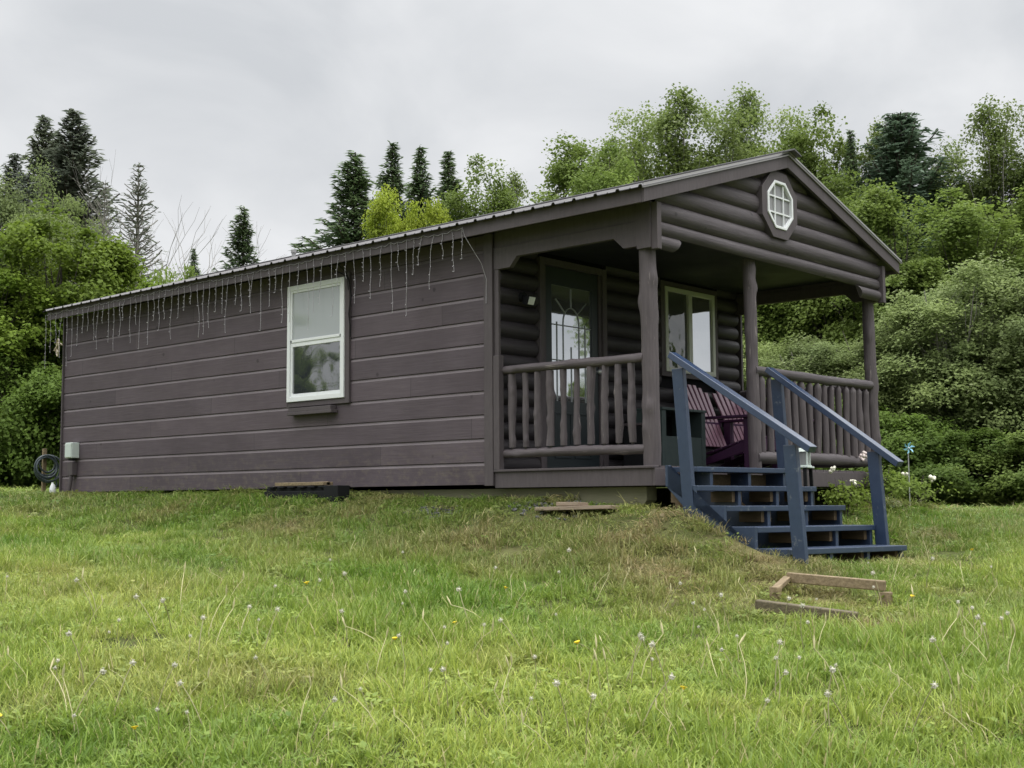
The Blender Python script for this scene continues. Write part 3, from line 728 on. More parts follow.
# wall lamp beside the door
wl = empty('wall_lamp', (.32, PD-.06, 1.56), 0, 'small black spotlight with a white lens on the log wall left of the door', 'wall lamp')
b = MB(); b.tube([(0, .02, .04), (0, -.03, .04)], .045, 12); b.tube([(0, -.02, .04), (0, -.06, .02)], .016, 8); b.build('bracket', M['black'], wl)
b = MB(); b.hexa([(-.055, -.10, -.055), (.055, -.10, -.055), (.045, -.04, -.03), (-.045, -.04, -.03), (-.055, -.13, .035), (.055, -.13, .035), (.045, -.05, .035), (-.045, -.05, .035)]); b.build('lamp_head', M['black'], wl, .006)
b = MB(); b.hexa([(-.040, -.106, -.042), (.040, -.106, -.042), (.040, -.1005, -.042), (-.040, -.1005, -.042), (-.040, -.133, .025), (.040, -.133, .025), (.040, -.1275, .025), (-.040, -.1275, .025)]); b.build('lens', M['lens'], wl)
# ------------------------------------------------------------------ blue porch stairs
ST = empty('porch_stairs', (-.207, -.279, 0), -math.atan(.072), 'blue painted wooden stairs with two sloping handrails leading up to the porch', 'stairs')
TW_, RUN, RISE, TOP = 1.636, .275, .1555, -.016
for k in range(5):
    b = MB(); y = -RUN*k; z = TOP-RISE*k; tl = -.0045*k; xl = .36 if k == 0 else .0; dp = .26 if k < 2 else .29
    b.hexa([(xl, y, z-.042), (TW_, y, z-.042+tl), (TW_, y+dp, z-.042+tl), (xl, y+dp, z-.042), (xl, y, z), (TW_, y, z+tl), (TW_, y+dp, z+tl), (xl, y+dp, z)])
    b.build('tread', M['blue'], ST, .005)
def stringer(x0, x1, flush):
    P = []; YB = -.02 if flush else .24
    for k in range(5):
        z = TOP-RISE*k+(.001 if flush else -.0435); y = -RUN*k+(-.001 if flush else .022)
        if k == 0: P.append((YB, z))
        P.append((y, z)); P.append((y, z-RISE-(0 if k < 4 else .2)))
    P += [(-.75, -.95)] + ([(-.20, -.36)] if flush else []) + [(YB, -.19)]
    P = P[::-1]
    MB().prism(P, 0, x0, x1).build('stringer', M['blue'], ST, .003)
stringer(-.040, -.002, True)
stringer(.55, .59, False); stringer(1.07, 1.11, False); stringer(TW_-.056, TW_-.018, False)
for xa, xb in ((.36, .545), (.595, 1.065), (1.115, 1.575)):
    b = MB(); b.box(xa, xb, .20, .235, -.75, -.07); b.build('back_board', M['bare'], ST)
for k in range(1, 5):
    for xa in (.003, .505, .595, 1.025, 1.115, 1.535):
        b = MB(); b.box(xa, xa+.04, -RUN*k+.05, -RUN*k+.26, TOP-RISE*k-.13, TOP-RISE*k-.045); b.build('tread_block', M['bare'], ST)
def stair_post(x, y, z0, z1, lean):
    b = MB(); w_, d = .045, .105
    a = (y+lean*(0), z0)
    ya, yb = y-lean*.5, y+lean*.5
    b.hexa([(x, ya-d/2, z0), (x+w_, ya-d/2, z0), (x+w_, ya+d/2, z0), (x, ya+d/2, z0), (x, yb-d/2, z1), (x+w_, yb-d/2, z1), (x+w_, yb+d/2, z1), (x, yb+d/2, z1)])
    b.build('handrail_post', M['blue'], ST, .004)
stair_post(-.046, -.185, -.52, .735, .10)
stair_post(-.046, -1.18, -.90, .105, .075)
stair_post(TW_+.026, .085, -.75, .775, .10)
stair_post(TW_+.002, -.85, -.92, .105, .075)
def handrail(x, ya, za, yb, zb_):
    b = MB(); b.bar((x, ya, za), (x, yb, zb_), .088, .050); b.build('handrail', M['blue_rail'], ST, .004)
handrail(-.040, -.085, .845, -1.335, .065)
handrail(TW_+.012, .195, .865, -1.055, -.005)

# ------------------------------------------------------------------ things on the porch
def adirondack(loc, rz, label):
    t = empty('adirondack_chair', loc, rz, label, 'chair', 'adirondack chairs on the porch')
    for i in range(6):                                             # fan back
        f = (i-2.5); x0 = f*.075; x1 = f*.098; top = .95-.012*f*f
        a = Vector((x0, .20, .27)); q = Vector((x1, .20+(top-.27)*.44, top)); b = MB()
        n = Vector((0, -.915, .403)); hw = .034; th = .010
        P = []
        for p_, ww in ((a, hw*.88), (q, hw)):
            P += [p_+Vector((-ww, 0, 0))-n*th*-1, p_+Vector((ww, 0, 0))+n*th, p_+Vector((ww, 0, 0))-n*th, p_+Vector((-ww, 0, 0))-n*th]
        b.hexa(P); b.build('back_slat', M['slat'], t, .006)
    b = MB()
    for i in range(6):
        y = -.40+i*.098; z = .365-.17*(y+.40)/.6; b.hexa([(-.27, y, z-.022), (.27, y, z-.022), (.27, y+.085, z-.045), (-.27, y+.085, z-.045), (-.27, y, z), (.27, y, z), (.27, y+.085, z-.024), (-.27, y+.085, z-.024)])
    b.build('seat', M['purple'], t, .005)
    for s in (-1, 1):
        b = MB(); b.box(s*.305-.014, s*.305+.014, -.42, -.30, 0, .545); b.build('leg', M['purple'], t, .005)
        b = MB(); b.hexa([(s*.283-.013, .42, 0), (s*.283+.013, .42, 0), (s*.283+.013, .55, 0), (s*.283-.013, .55, 0), (s*.283-.013, -.43, .24), (s*.283+.013, -.43, .24), (s*.283+.013, -.40, .35), (s*.283-.013, -.40, .35)]); b.build('leg', M['purple'], t, .004)
        b = MB(); b.box(s*.305-.022, s*.305+.022, .19, .27, .10, .545) ; b.build('arm_support', M['purple'], t, .004)
        b = MB(); b.prism([(s*.315-.068, -.46), (s*.315+.068, -.46), (s*.315+.062, -.1), (s*.315+.035, .36), (s*.315-.045, .36), (s*.315-.068, -.1)], 2, .546, .572); b.build('armrest', M['purple'], t, .006)
    b = MB(); b.box(-.30, .30, .30, .33, .50, .545); b.box(-.27, .27, .255, .285, .30, .36); b.build('back_brace', M['purple'], t, .004)
    b = MB(); b.box(-.29, .29, -.445, -.421, .22, .33); b.build('apron', M['purple'], t, .004)
    return t
adirondack((3.03, 1.18, 0), math.radians(3), 'purple adirondack chair beside the dark green cabinet on the porch')
adirondack((3.64, 1.18, 0), math.radians(-2), 'purple adirondack chair half hidden behind the middle porch post')
cb_ = empty('porch_cabinet', (2.20, 1.22, 0), 0, 'dark green open-fronted cabinet standing under the front window', 'cabinet')
b = MB(); b.box(-.38, -.31, 0, .40, 0, .60); b.build('side_panel', M['green'], cb_, .004)
b = MB(); b.box(.31, .38, 0, .40, 0, .60); b.build('side_panel', M['green'], cb_, .004)
b = MB(); b.box(-.309, .309, .004, .03, .05, .345); b.build('front_panel', M['green'], cb_, .003)
b = MB(); b.box(-.309, .309, .37, .395, .02, .58); b.box(-.309, .309, .031, .369, .30, .325); b.build('shelf', M['black'], cb_)
b = MB(); b.box(-.385, .385, -.012, .41, .602, .628); b.build('top_board', M['green'], cb_, .004)
bn = empty('storage_bench', (1.72, 1.40, 0), 0, 'low black storage bench with a grey lid against the log wall behind the railing', 'bench')
b = MB(); b.box(-.10, .09, -.15, .15, .03, .44); b.build('chest', M['black'], bn, .006)
b = MB(); b.box(-.105, .095, -.16, .16, .445, .47); b.build('lid', M['trim'], bn, .006)
for xa in (-.09, .05):
    for ya in (-.14, .11):
        b = MB(); b.box(xa, xa+.03, ya, ya+.03, 0, .029); b.build('foot', M['black'], bn)
# small metal side table with a glass jar beyond the stairs
sx, sy = 1.80, -.28; zt = .01; zg = hz(sx, sy)
tb = empty('garden_table', (sx, sy, zg), .3, 'small grey metal table with dark legs beside the stairs', 'table')
b = MB(); H_ = zt-zg
b.box(-.15, .15, -.11, .11, H_-.016, H_); b.build('table_top', M['greybox'], tb, .004)
for a, c in ((-.12, -.08), (.12, -.08), (.12, .08), (-.12, .08)):
    b = MB(); b.bar((a, c, H_-.017), (a*1.25, c*1.2, -.02), .03, .03, (0, 1, 0)); b.build('leg', M['black'], tb)
ln_ = empty('lantern', (sx+.02, sy-.02, zt), .3, 'pale metal lantern standing on the small grey table', 'lantern')
b = MB()
for a in (-.06, .06):
    for c in (-.06, .06): b.box(a-.006, a+.006, c-.006, c+.006, .012, .13)
b.box(-.075, .075, -.075, .075, 0, .0115); b.prism([(-.075, .131), (.075, .131), (.03, .165), (-.03, .165)], 1, -.075, .075); b.build('frame', M['greybox'], ln_)
b = MB(); b.box(-.055, .055, -.055, .055, .013, .128); b.build('pane', M['pane_gable'], ln_)

# ------------------------------------------------------------------ things lying round the cabin
pl = empty('skid_pallet', (-.26, 3.98, hz(-.26, 3.98)), 0, 'low black slatted pallet lying against the foot of the long side wall', 'pallet')
b = MB(); b.box(-.18, -.15, -.36, .60, -.05, .06); b.box(.10, .14, -.36, .60, -.05, .09); b.build('rail', M['black'], pl, .004)
for ya in (-.36, -.20, -.04, .12, .28, .44):
    b = MB(); b.box(-.185, .15, ya, ya+.10, .091, .108); b.build('slat', M['black'], pl, .003)
b = MB(); b.box(-.15, -.12, -.36, .60, .06, .0905); b.build('rail', M['black'], pl, .003)
b = MB(); b.box(-.20, -.05, -.58, -.37, -.05, .11); b.build('corner_block', M['black'], pl, .006)
b = MB(); b.log((0, -.36, 0), (0, .40, 0), .02, 8, 10, .1, 3, 4); b.box(-.07, .06, -.36, .40, -.017, .017)
o = b.build('weathered_plank', M['grey_timber'], None, .004); o.location = (-.36, 4.02, hz(-.26, 3.98)+.130)
tag(o, 'weathered brown plank lying on the black pallet', 'plank')
zp = hz(-.30, .6)
b = MB(); b.box(-.09, .10, -.40, .36, 0, .03); o = b.build('rough_board', M['plank'], None, .004); o.location = (-.33, .56, zp+.03); o.rotation_euler = (-.02, .05, .05)
tag(o, 'longer rough brown board lying on the ground below the porch deck', 'board')
b = MB(); b.box(-.06, .06, -.13, .13, 0, .032); o = b.build('rough_board', M['plank'], None, .004); o.location = (-.33, .60, zp+.064); o.rotation_euler = (.0, .05, -.12)
tag(o, 'short board offcut lying on top of the longer board below the deck', 'board')
def stones(name, u, v, n, rad, lab):
    c = gp(u, v); b = MB(); rg = random.Random(u)
    for i in range(n):
        a = rg.uniform(0, 6.28); q = rad*math.sqrt(rg.random()); x_, y_ = c[0]+q*math.cos(a)*.7, c[1]+q*math.sin(a)*1.3; r = rg.uniform(.010, .026)
        k = len(b.v); b.ball((x_, y_, hz(x_, y_)+r*.3), r, 7, 5, .6)
        for j in range(k, len(b.v)):
            p_ = b.v[j]; b.v[j] = (p_[0]+rg.uniform(-.3, .3)*r, p_[1]+rg.uniform(-.3, .3)*r, p_[2]+rg.uniform(-.2, .2)*r)
    b.sm = [False]*len(b.f)
    return tag(b.build(name, M['gravel'], None), lab, 'gravel', kind='stuff')
M['gravel'] = plain('grey_gravel', (.10, .10, .10), .9, var=.4, scale=9)
stones('gravel', 432, 513, 90, .30, 'patch of loose grey gravel in the grass of the bank')
stones('gravel', 560, 508, 120, .42, 'scatter of small grey stones on the bank in front of the boards')
# old timber step half sunk in the lawn
A, B_, Cc, Cb, D = gp(756, 611), gp(858, 623), gp(776, 603), gp(788, 591), gp(886, 606)
tf = empty('timber_step', tuple((A+D)/2), 0, 'old weathered timber step frame half sunk in the lawn below the stairs', 'step')
ctr = Vector((A+D)/2)
def tl(p_, dz=0): return Vector(p_)-ctr+Vector((0, 0, dz))
b = MB(); b.bar(tl(A, .035), tl(B_, .030), .085, .065); b.build('front_plank', M['mossy_timber'], tf, .008)
b = MB(); b.bar(tl(Cb, .085), tl(D, .125), .05, .065); b.build('back_plank', M['grey_timber'], tf, .006)
b = MB(); b.bar(tl(Cc, -.05), tl(Cc, .10), .06, .06, (0, 1, 0)); b.build('corner_block', M['grey_timber'], tf, .005)
b = MB(); b.bar(tl(D, -.06), tl(D, .088), .06, .07, (0, 1, 0)); b.build('corner_block', M['grey_timber'], tf, .005)
b = MB(); b.bar(tl(Cc, .085), tl(Cb, .080), .05, .03); b.build('side_plank', M['grey_timber'], tf, .004)
# hose coil on a stake, and a white jug, beyond the back corner
hx, hy = -.03, 9.92; zh = hz(hx, hy)
sk = empty('hose_stake', (hx, hy, zh), 0, 'short wooden stake holding the coiled hose by the back corner', 'stake')
b = MB(); b.box(-.025, .025, -.02, .02, -.1, .62); b.build('post', M['grey_timber'], sk, .004)
b = MB(); b.box(-.02, .02, -.10, -.021, .50, .53); b.build('hook', M['black'], sk)
b = MB(); rg = random.Random(2)
for k in range(7):
    r = .135+rg.uniform(-.03, .035); c0 = (hx+rg.uniform(-.03, .03)-.01, hy-.05-.012*k, zh+.50-r*.85+rg.uniform(-.02, .02))
    b.tube([(c0[0]+r*math.cos(t_)*1.05, c0[1]+.02*math.sin(t_+k), c0[2]+r*math.sin(t_)) for t_ in np.linspace(0, 6.28, 25)], .012, 8, False)
b.tube([(hx+.1, hy-.1, zh+.3), (hx+.13, hy-.1, zh+.15), (hx+.08, hy-.12, zh+.02), (hx-.1, hy-.2, zh+.015)], .012, 8)
tag(b.build('garden_hose', M['hose'], None), 'dark coiled garden hose hanging on a stake at the back corner', 'hose')
jg = empty('plastic_jug', (-.03, 9.68, hz(-.03, 9.68)), .5, 'small white plastic jug on the grass at the back corner of the cabin', 'jug')
b = MB(); b.tube([(0, 0, 0), (0, 0, .02), (0, 0, .10), (0, 0, .14), (0, 0, .155)], [.035, .04, .04, .022, .016], 12); b.build('bottle', M['white'], jg)
b = MB(); b.tube([(0, 0, .1555), (0, 0, .17)], .016, 10); b.tube([(.015, 0, .145), (.045, 0, .13), (.048, 0, .09), (.038, 0, .07)], .007, 6); b.build('handle', M['white'], jg)
# ------------------------------------------------------------------ trees and bushes
def leaves(rg, C, L_, W_, up=.6, outc=None):
    """diamond leaves at centres C: returns verts, faces"""
    n = len(C); nr = rg.normal(size=(n, 3)); nr[:, 2] = np.abs(nr[:, 2])+up
    if outc is not None: o = C-outc; nr += 1.0*o/(np.linalg.norm(o, axis=1, keepdims=True)+1e-6)
    nr /= np.linalg.norm(nr, axis=1, keepdims=True)
    a = rg.normal(size=(n, 3)); a[:, 2] -= .4; a -= nr*(a*nr).sum(1, keepdims=True); a /= np.linalg.norm(a, axis=1, keepdims=True)
    b = np.cross(nr, a); s = rg.uniform(.7, 1.25, (n, 1)); l = L_*s; w_ = W_*s
    V = np.stack([C-a*l*.5, C+b*w_*.5+a*l*.05+nr*w_*.12, C+a*l*.5, C-b*w_*.5+a*l*.05+nr*w_*.12], 1).reshape(-1, 3)
    return V, np.arange(4*n).reshape(n, 4)
PROTO = {}
def proto_deciduous(key, seed, H, R, base, nclump, per, leaf, lw, cr, mat, bark='bark', taper=.0, limbs=True, trunk_r=.11, lobes=.28, stems=1):
    rg = np.random.default_rng(seed)
    zc = (base+H)/2; hz_ = (H-base)/2
    dirs = rg.normal(size=(6, 3)); dirs /= np.linalg.norm(dirs, axis=1, keepdims=True); amp = rg.uniform(-1, 1, 6)
    nl = max(9, nclump//(9 if taper > .2 else 12)); lob = []
    while len(lob) < nl:
        d = rg.normal(size=3); d /= np.linalg.norm(d); q = rg.uniform(.35, .78)
        k = 1+lobes*np.sum(amp*np.clip(dirs@d, 0, 1)**2); p_ = d*q*k; rr = R*(1-taper*max(0, p_[2]))
        lob.append((p_[0]*rr, p_[1]*rr, zc+p_[2]*hz_, R*rg.uniform(.18, .40)))
    cl = []
    while len(cl) < nclump*.68:                                    # billows: clumps over the upper side of each lobe
        lx_ = lob[int(rg.integers(nl))]; d = rg.normal(size=3); d[2] = abs(d[2])*1.1-.35; d /= np.linalg.norm(d); q = lx_[3]*rg.uniform(.7, 1.0)
        cl.append((lx_[0]+d[0]*q, lx_[1]+d[1]*q, max(.15, lx_[2]+d[2]*q*.85)))
    while len(cl) < nclump:
        d = rg.normal(size=3); d /= np.linalg.norm(d); q = rg.random()**.42
        k = 1+lobes*np.sum(amp*np.clip(dirs@d, 0, 1)**2)
        p_ = d*q*k; rr = R*(1-taper*max(0, p_[2]))
        cl.append((p_[0]*rr*.94, p_[1]*rr*.94, zc+p_[2]*hz_*.92))
    cl = np.array(cl); zl_, zh_ = cl[:, 2].min(), cl[:, 2].max(); cl[:, 2] = base+.15+(cl[:, 2]-zl_)*(H-base-.3)/(zh_-zl_); V = []; Fc = []; rn = []; off = 0
    for c in cl:
        m_ = max(8, int(per*rg.uniform(.5, 1.5))); s = cr*rg.uniform(.6, 1.35)
        P = c+np.clip(rg.normal(size=(m_, 3)), -1.9, 1.9)*np.array([s, s, s*.62]); P[:, 2] -= .25*np.hypot(P[:, 0]-c[0], P[:, 1]-c[1])
        P = P[P[:, 2] > .03]
        v, f = leaves(rg, P, leaf, leaf*lw, .5, np.array([0, 0, zc*.8])); V.append(v); Fc.append(f+off); off += len(v)
        rn.append(np.clip(rg.uniform(0, .55)+rg.uniform(0, .45, len(P)), 0, 1))
    crown = np_mesh('crown', np.concatenate(V), np.concatenate(Fc), np.concatenate(rn), [M[mat]])
    b = MB()
    for si in range(stems):
        ang = si*6.28/max(1, stems)+rg.uniform(0, 1); lean = 0 if stems == 1 else R*.45
        pts = [(0, 0, -.3)]
        for k in range(1, 8):
            t_ = k/7; pts.append((math.cos(ang)*lean*t_+rg.normal()*.05*R*.3, math.sin(ang)*lean*t_+rg.normal()*.05*R*.3, H*.86*t_))
        tr = trunk_r/(1 if stems == 1 else 1.7)
        b.tube(pts, [tr*(1-.85*k/7) for k in range(8)], 8)
        if limbs:
            for c in cl[rg.permutation(len(cl))[:int(len(cl)*(.5 if stems == 1 else .25))]]:
                t_ = np.clip((c[2]*rg.uniform(.45, .75))/(H*.86), .05, .95); k = min(6, int(t_*7)); f_ = t_*7-k
                s0 = np.array(pts[k])*(1-f_)+np.array(pts[k+1])*f_; mid = (s0+c)/2+np.array([0, 0, -.08*np.linalg.norm(c-s0)])+rg.normal(size=3)*.06
                r0 = tr*(.42-.25*t_); b.tube([s0, mid, c], [r0, r0*.6, r0*.25], 5, False)
    PROTO[key] = (crown, b.mesh('trunk'), M[bark], H, R)
def proto_conifer(key, seed, H, R, base, mat, dens=1.0, blade=(.17, .045), droop=.30, bark='bark', whorl=.26, bare=0.0, power=1.08, asy=.2):
    rg = np.random.default_rng(seed); V = []; Fc = []; rn = []; off = 0; b = MB()
    b.tube([(0, 0, -.3), (0, 0, H*.5), (0, 0, H-.06)], [.0135*H, .007*H, .006], 7)
    z = base; asym = rg.uniform(0, 6.28)
    while z < H-.12:
        f_ = (z-base)/(H-base); rad = R*(1-f_)**power*rg.uniform(.8, 1.12)+.05
        nb = int(rg.integers(6, 10)) if f_ < .9 else 5
        a0 = rg.uniform(0, 6.28)
        for k in range(nb):
            an = a0+6.28*k/nb+rg.uniform(-.25, .25); ln = rad*rg.uniform(.5, 1.2)*(1+asy*math.cos(an-asym))
            if rg.random() < bare*.5: ln *= .8
            d = np.array([math.cos(an), math.sin(an), 0]); rise = (.75*f_-droop*(1-f_))*ln
            s_ = np.linspace(0, 1, 6)[:, None]
            line = np.array([0, 0, z])+d*s_*ln+np.array([0, 0, 1])*(rise*s_+ .22*ln*(s_**2.5)-.10*ln*np.sin(s_*3.14))
            b.tube(line, [.012+.010*ln*(1-t_) for t_ in np.linspace(0, 1, 6)], 4, False)
            if rg.random() < bare: continue
            n = max(4, int(ln*58*dens)); t_ = rg.random(n)**.75; idx = np.clip((t_*5).astype(int), 0, 4); fr = (t_*5-idx)[:, None]
            Pc = line[idx]*(1-fr)+line[idx+1]*fr
            side = np.array([-d[1], d[0], 0]); sg = rg.choice([-1, 1], n)[:, None]; spread = (.42*ln*(1-t_*.75)+.05)[:, None]
            u_ = rg.random((n, 1)); Pc = Pc+side*sg*u_*spread*.8+d*u_*spread*.45+np.array([0, 0, -1])*u_*spread*.28+rg.normal(size=(n, 3))*.025
            a = d+side*sg*rg.uniform(.2, 1.1, (n, 1))+rg.normal(size=(n, 3))*.3; a[:, 2] += -.15; a /= np.linalg.norm(a, axis=1, keepdims=True)
            nr = rg.normal(size=(n, 3))*.5+np.array([0, 0, 1]); nr -= a*(nr*a).sum(1, keepdims=True); nr /= np.linalg.norm(nr, axis=1, keepdims=True); bb_ = np.cross(nr, a)
            l = blade[0]*rg.uniform(.7, 1.3, (n, 1)); w_ = blade[1]*rg.uniform(.7, 1.3, (n, 1))
            v = np.stack([Pc-a*l*.5, Pc+bb_*w_, Pc+a*l*.5, Pc-bb_*w_], 1).reshape(-1, 3)
            V.append(v); Fc.append(np.arange(4*n).reshape(n, 4)+off); off += 4*n; rn.append(np.clip(rg.normal(.35, .2, n)+.35*(t_ > .8), 0, 1))
        z += whorl*rg.uniform(.75, 1.2)*(.30+.70*(1-f_))
    # leader
    crown = np_mesh('crown', np.concatenate(V), np.concatenate(Fc), np.concatenate(rn), [M[mat]])
    PROTO[key] = (crown, b.mesh('trunk'), M[bark], H, R)
def proto_bare(key, seed, H):
    rg = random.Random(seed); b = MB()
    def grow(p_, d, ln, r, lv):
        q = p_+d*ln; mid = p_+d*ln*.5+Vector((rg.gauss(0, .04), rg.gauss(0, .04), .02))*ln
        b.tube([p_, mid, q], [r, r*.8, r*.55], 5, False)
        if lv == 0: return
        for k in range(rg.choice((2, 3, 3))):
            nd = (d+Vector((rg.gauss(0, .42), rg.gauss(0, .42), rg.uniform(.05, .35)))).normalized(); grow(q if k < 2 else mid, nd, ln*rg.uniform(.55, .85), r*.55, lv-1)
    for k in range(3): grow(Vector((rg.uniform(-.2, .2), rg.uniform(-.2, .2), -.2)), Vector((rg.uniform(-.2, .2), rg.uniform(-.2, .2), 1)).normalized(), H*.38, .035, 4)
    PROTO[key] = (None, b.mesh('trunk'), M['palebark'], H, 1.0)

proto_deciduous('maple', 1, 5.5, 2.0, .2, 260, 220, .10, .85, .19, 'maple')
proto_deciduous('lime', 2, 6, 1.9, 1.0, 160, 200, .11, .7, .19, 'lime')
proto_deciduous('aspen', 3, 9, 1.9, 1.2, 260, 160, .095, .85, .22, 'aspen', 'palebark', .25, lobes=.5)
proto_deciduous('aspen2', 4, 9, 2.1, .8, 280, 160, .095, .85, .23, 'aspen', 'palebark', .35, lobes=.55)
proto_deciduous('alder', 5, 8, 2.2, .6, 280, 220, .10, .8, .22, 'alder', 'bark', .25)
proto_deciduous('alder2', 6, 8, 2.3, .3, 300, 210, .10, .8, .21, 'alder', 'bark', .1, lobes=.45)
proto_deciduous('willow', 7, 6, 2.4, .1, 360, 250, .088, .58, .20, 'willow', 'palebark', .15, stems=5, lobes=.4, trunk_r=.09)
proto_deciduous('willow2', 8, 6.5, 2.6, .1, 370, 250, .088, .6, .21, 'willow', 'bark', .2, stems=5, lobes=.45, trunk_r=.09)
proto_deciduous('shrub', 9, 2.4, 1.6, .05, 150, 210, .085, .7, .16, 'shade', 'bark', .1, stems=4, trunk_r=.04)
proto_deciduous('shrub2', 10, 2.2, 1.8, .05, 150, 210, .08, .7, .16, 'alder', 'bark', .0, stems=4, trunk_r=.04)
proto_conifer('spruce', 11, 9, 2.0, .5, 'spruce', 1.8, (.16, .022), whorl=.34)
proto_conifer('spruce2', 12, 9, 1.7, .4, 'spruce', 1.8, (.16, .022), droop=.38, whorl=.34)
proto_conifer('spruce3', 13, 9, 2.4, .6, 'blue_spruce', 1.9, (.17, .026), droop=.22, power=.8, whorl=.30, asy=.08)
proto_conifer('fir', 14, 9, 1.7, 1.0, 'fir', 1.8, (.15, .022), .15, whorl=.34, bare=.08)
proto_conifer('fir2', 15, 9, 1.6, 1.0, 'fir', .5, (.14, .02), .1, 'palebark', whorl=.36, bare=.3)
proto_bare('bare', 16, 6)
SEEN = set()
def plant(name, kind, u, vtop, D, wpx, label, cat, group=None, rz=None, squash=1.0, ztop=None):
    """stand a tree where the line of sight through column u is D metres away; its top reaches row vtop"""
    p_ = at_px(u, 500, D); x_, y_ = p_[0], p_[1]; z0 = hz(x_, y_)
    top = at_px(u, vtop, D)[2]; crown, trunk, bark, H, R = PROTO[kind]
    sz = (top-z0)/H; sx_ = (wpx/2/F*D)/R*({'spr': 2.05, 'fir': 1.95}.get(kind[:3], 1.22))
    t = empty(name, (x_, y_, z0), rz if rz is not None else (u*1.7+D) % 6.28, label, cat, group)
    t.scale = (sx_, sx_, sz)
    if crown is not None:
        c = bpy.data.objects.new('crown', crown); COL.objects.link(c); c.parent = t
    if not trunk.materials: trunk.materials.append(bark)
    c = bpy.data.objects.new('trunk', trunk); COL.objects.link(c); c.parent = t
    assert label not in SEEN, label; SEEN.add(label)
    return t
G1, G2, G3 = 'conifers behind the cabin', 'broadleaved trees behind the cabin', 'bushes at the edge of the wood'
T = plant
# left of the cabin
T('fir_tree', 'fir', 33, 114, 44, 100, 'grey green fir at the far left, left one of the tall pair', 'fir tree', G1)
T('fir_tree', 'fir', 63, 108, 43, 125, 'tallest grey green fir at the far left, right one of the tall pair', 'fir tree', G1)
T('fir_tree', 'fir', 47, 140, 45, 110, 'shorter grey green fir filling the gap between the tall pair', 'fir tree', G1, 2.3)
T('fir_tree', 'fir', 5, 152, 46, 90, 'dark fir cut off by the left edge of the picture', 'fir tree', G1)
T('alder_tree', 'willow2', 52, 160, 36, 120, 'dull green rounded tree in front of the tall pair of firs', 'tree', G2)
T('alder_tree', 'willow', -35, 175, 36, 150, 'dull green tree cut off at the left edge in front of the firs', 'tree', G2)
T('fir_tree', 'fir2', 132, 160, 36, 92, 'sparse half dead fir with lichen grey branches left of the cabin', 'fir tree', G1)
T('bare_tree', 'bare', 165, 178, 34, 90, 'leafless twiggy tree right of the sparse grey fir', 'tree')
T('bare_tree', 'bare', 108, 172, 37, 60, 'leafless tree with thin pale twigs behind the bright maple', 'tree', None, 2.0)
T('fir_tree', 'fir2', 98, 178, 38, 62, 'thin sparse fir between the tall pair and the half dead fir', 'fir tree', G1)
T('spruce_tree', 'spruce2', 190, 247, 34, 40, 'small dark spruce just above the far end of the roof', 'spruce tree', G1)
T('spruce_tree', 'spruce', 240, 205, 33, 84, 'lone dark spruce standing above the middle of the long roof', 'spruce tree', G1)
T('maple_tree', 'maple', 52, 206, 25, 140, 'bright green bushy maple beside the back corner of the cabin', 'maple tree', G2)
T('maple_tree', 'maple', -25, 255, 24, 140, 'bright green maple cut off at the left edge of the picture', 'maple tree', G2, 2.2)
T('maple_tree', 'maple', 136, 268, 28, 100, 'smaller bright maple showing above the far end of the roof', 'maple tree', G2, 4)
T('alder_bush', 'shrub2', 178, 268, 30, 90, 'pale green bush behind the small spruce at the end of the roof', 'bush', G3)
T('undergrowth_bush', 'shrub', 22, 358, 23.5, 130, 'dark leafy bush under the bright maple left of the cabin', 'bush', G3)
T('undergrowth_bush', 'shrub', -40, 380, 23.5, 130, 'dark leafy bush at the left edge of the lawn', 'bush', G3, 3)
T('undergrowth_bush', 'shrub', 75, 370, 23, 110, 'dark leafy bush touching the back corner of the cabin', 'bush', G3, 5)
# above the roof, middle
T('spruce_tree', 'spruce', 354, 150, 31, 132, 'broad dark spruce, leftmost of the row above the roof', 'spruce tree', G1, 1.0)
T('spruce_tree', 'spruce2', 392, 141, 34, 84, 'pointed dark spruce, second of the row above the roof', 'spruce tree', G1, 2.0)
T('spruce_tree', 'spruce2', 420, 145, 35, 80, 'slim dark spruce, third of the row above the roof', 'spruce tree', G1, 3.0)
T('spruce_tree', 'spruce2', 449, 149, 34, 80, 'dark spruce, rightmost of the row above the roof', 'spruce tree', G1, 4.0)
T('lime_tree', 'lime', 388, 190, 25, 66, 'yellow green young tree in front of the row of spruces', 'tree', G2)
T('lime_tree', 'lime', 427, 198, 25, 60, 'lower yellow green young tree beside its brighter twin above the roof', 'tree', G2, 2.5)
T('alder_tree', 'alder', 476, 156, 33, 110, 'mid green tree right of the row of spruces', 'tree', G2, 1.3)
T('aspen_tree', 'aspen', 512, 172, 35, 60, 'thin yellowish sapling above the roof in the gap right of the spruces', 'tree', G2)
T('alder_tree', 'alder2', 558, 138, 30, 140, 'rounded green tree above the front end of the roof', 'tree', G2, .4)
T('alder_tree', 'alder', 607, 140, 28, 120, 'yellow green tree tucked behind the front eave', 'tree', G2, 2.9)
T('aspen_tree', 'aspen2', 622, 112, 33, 96, 'airy pale aspen with sky showing through, left of the tall aspens', 'aspen tree', G2)
T('aspen_tree', 'aspen', 680, 88, 31, 110, 'tall airy aspen with two tops above the left slope of the gable', 'aspen tree', G2, 1.0)
T('aspen_tree', 'aspen2', 722, 118, 32, 110, 'leafy aspen between the two tallest aspens', 'aspen tree', G2, 3.0)
T('aspen_tree', 'aspen', 752, 86, 33, 90, 'tall aspen just left of the gable peak', 'aspen tree', G2, 2.0)
T('aspen_tree', 'aspen2', 787, 108, 32, 100, 'bushy aspen right behind the gable peak', 'aspen tree', G2, 5.0)
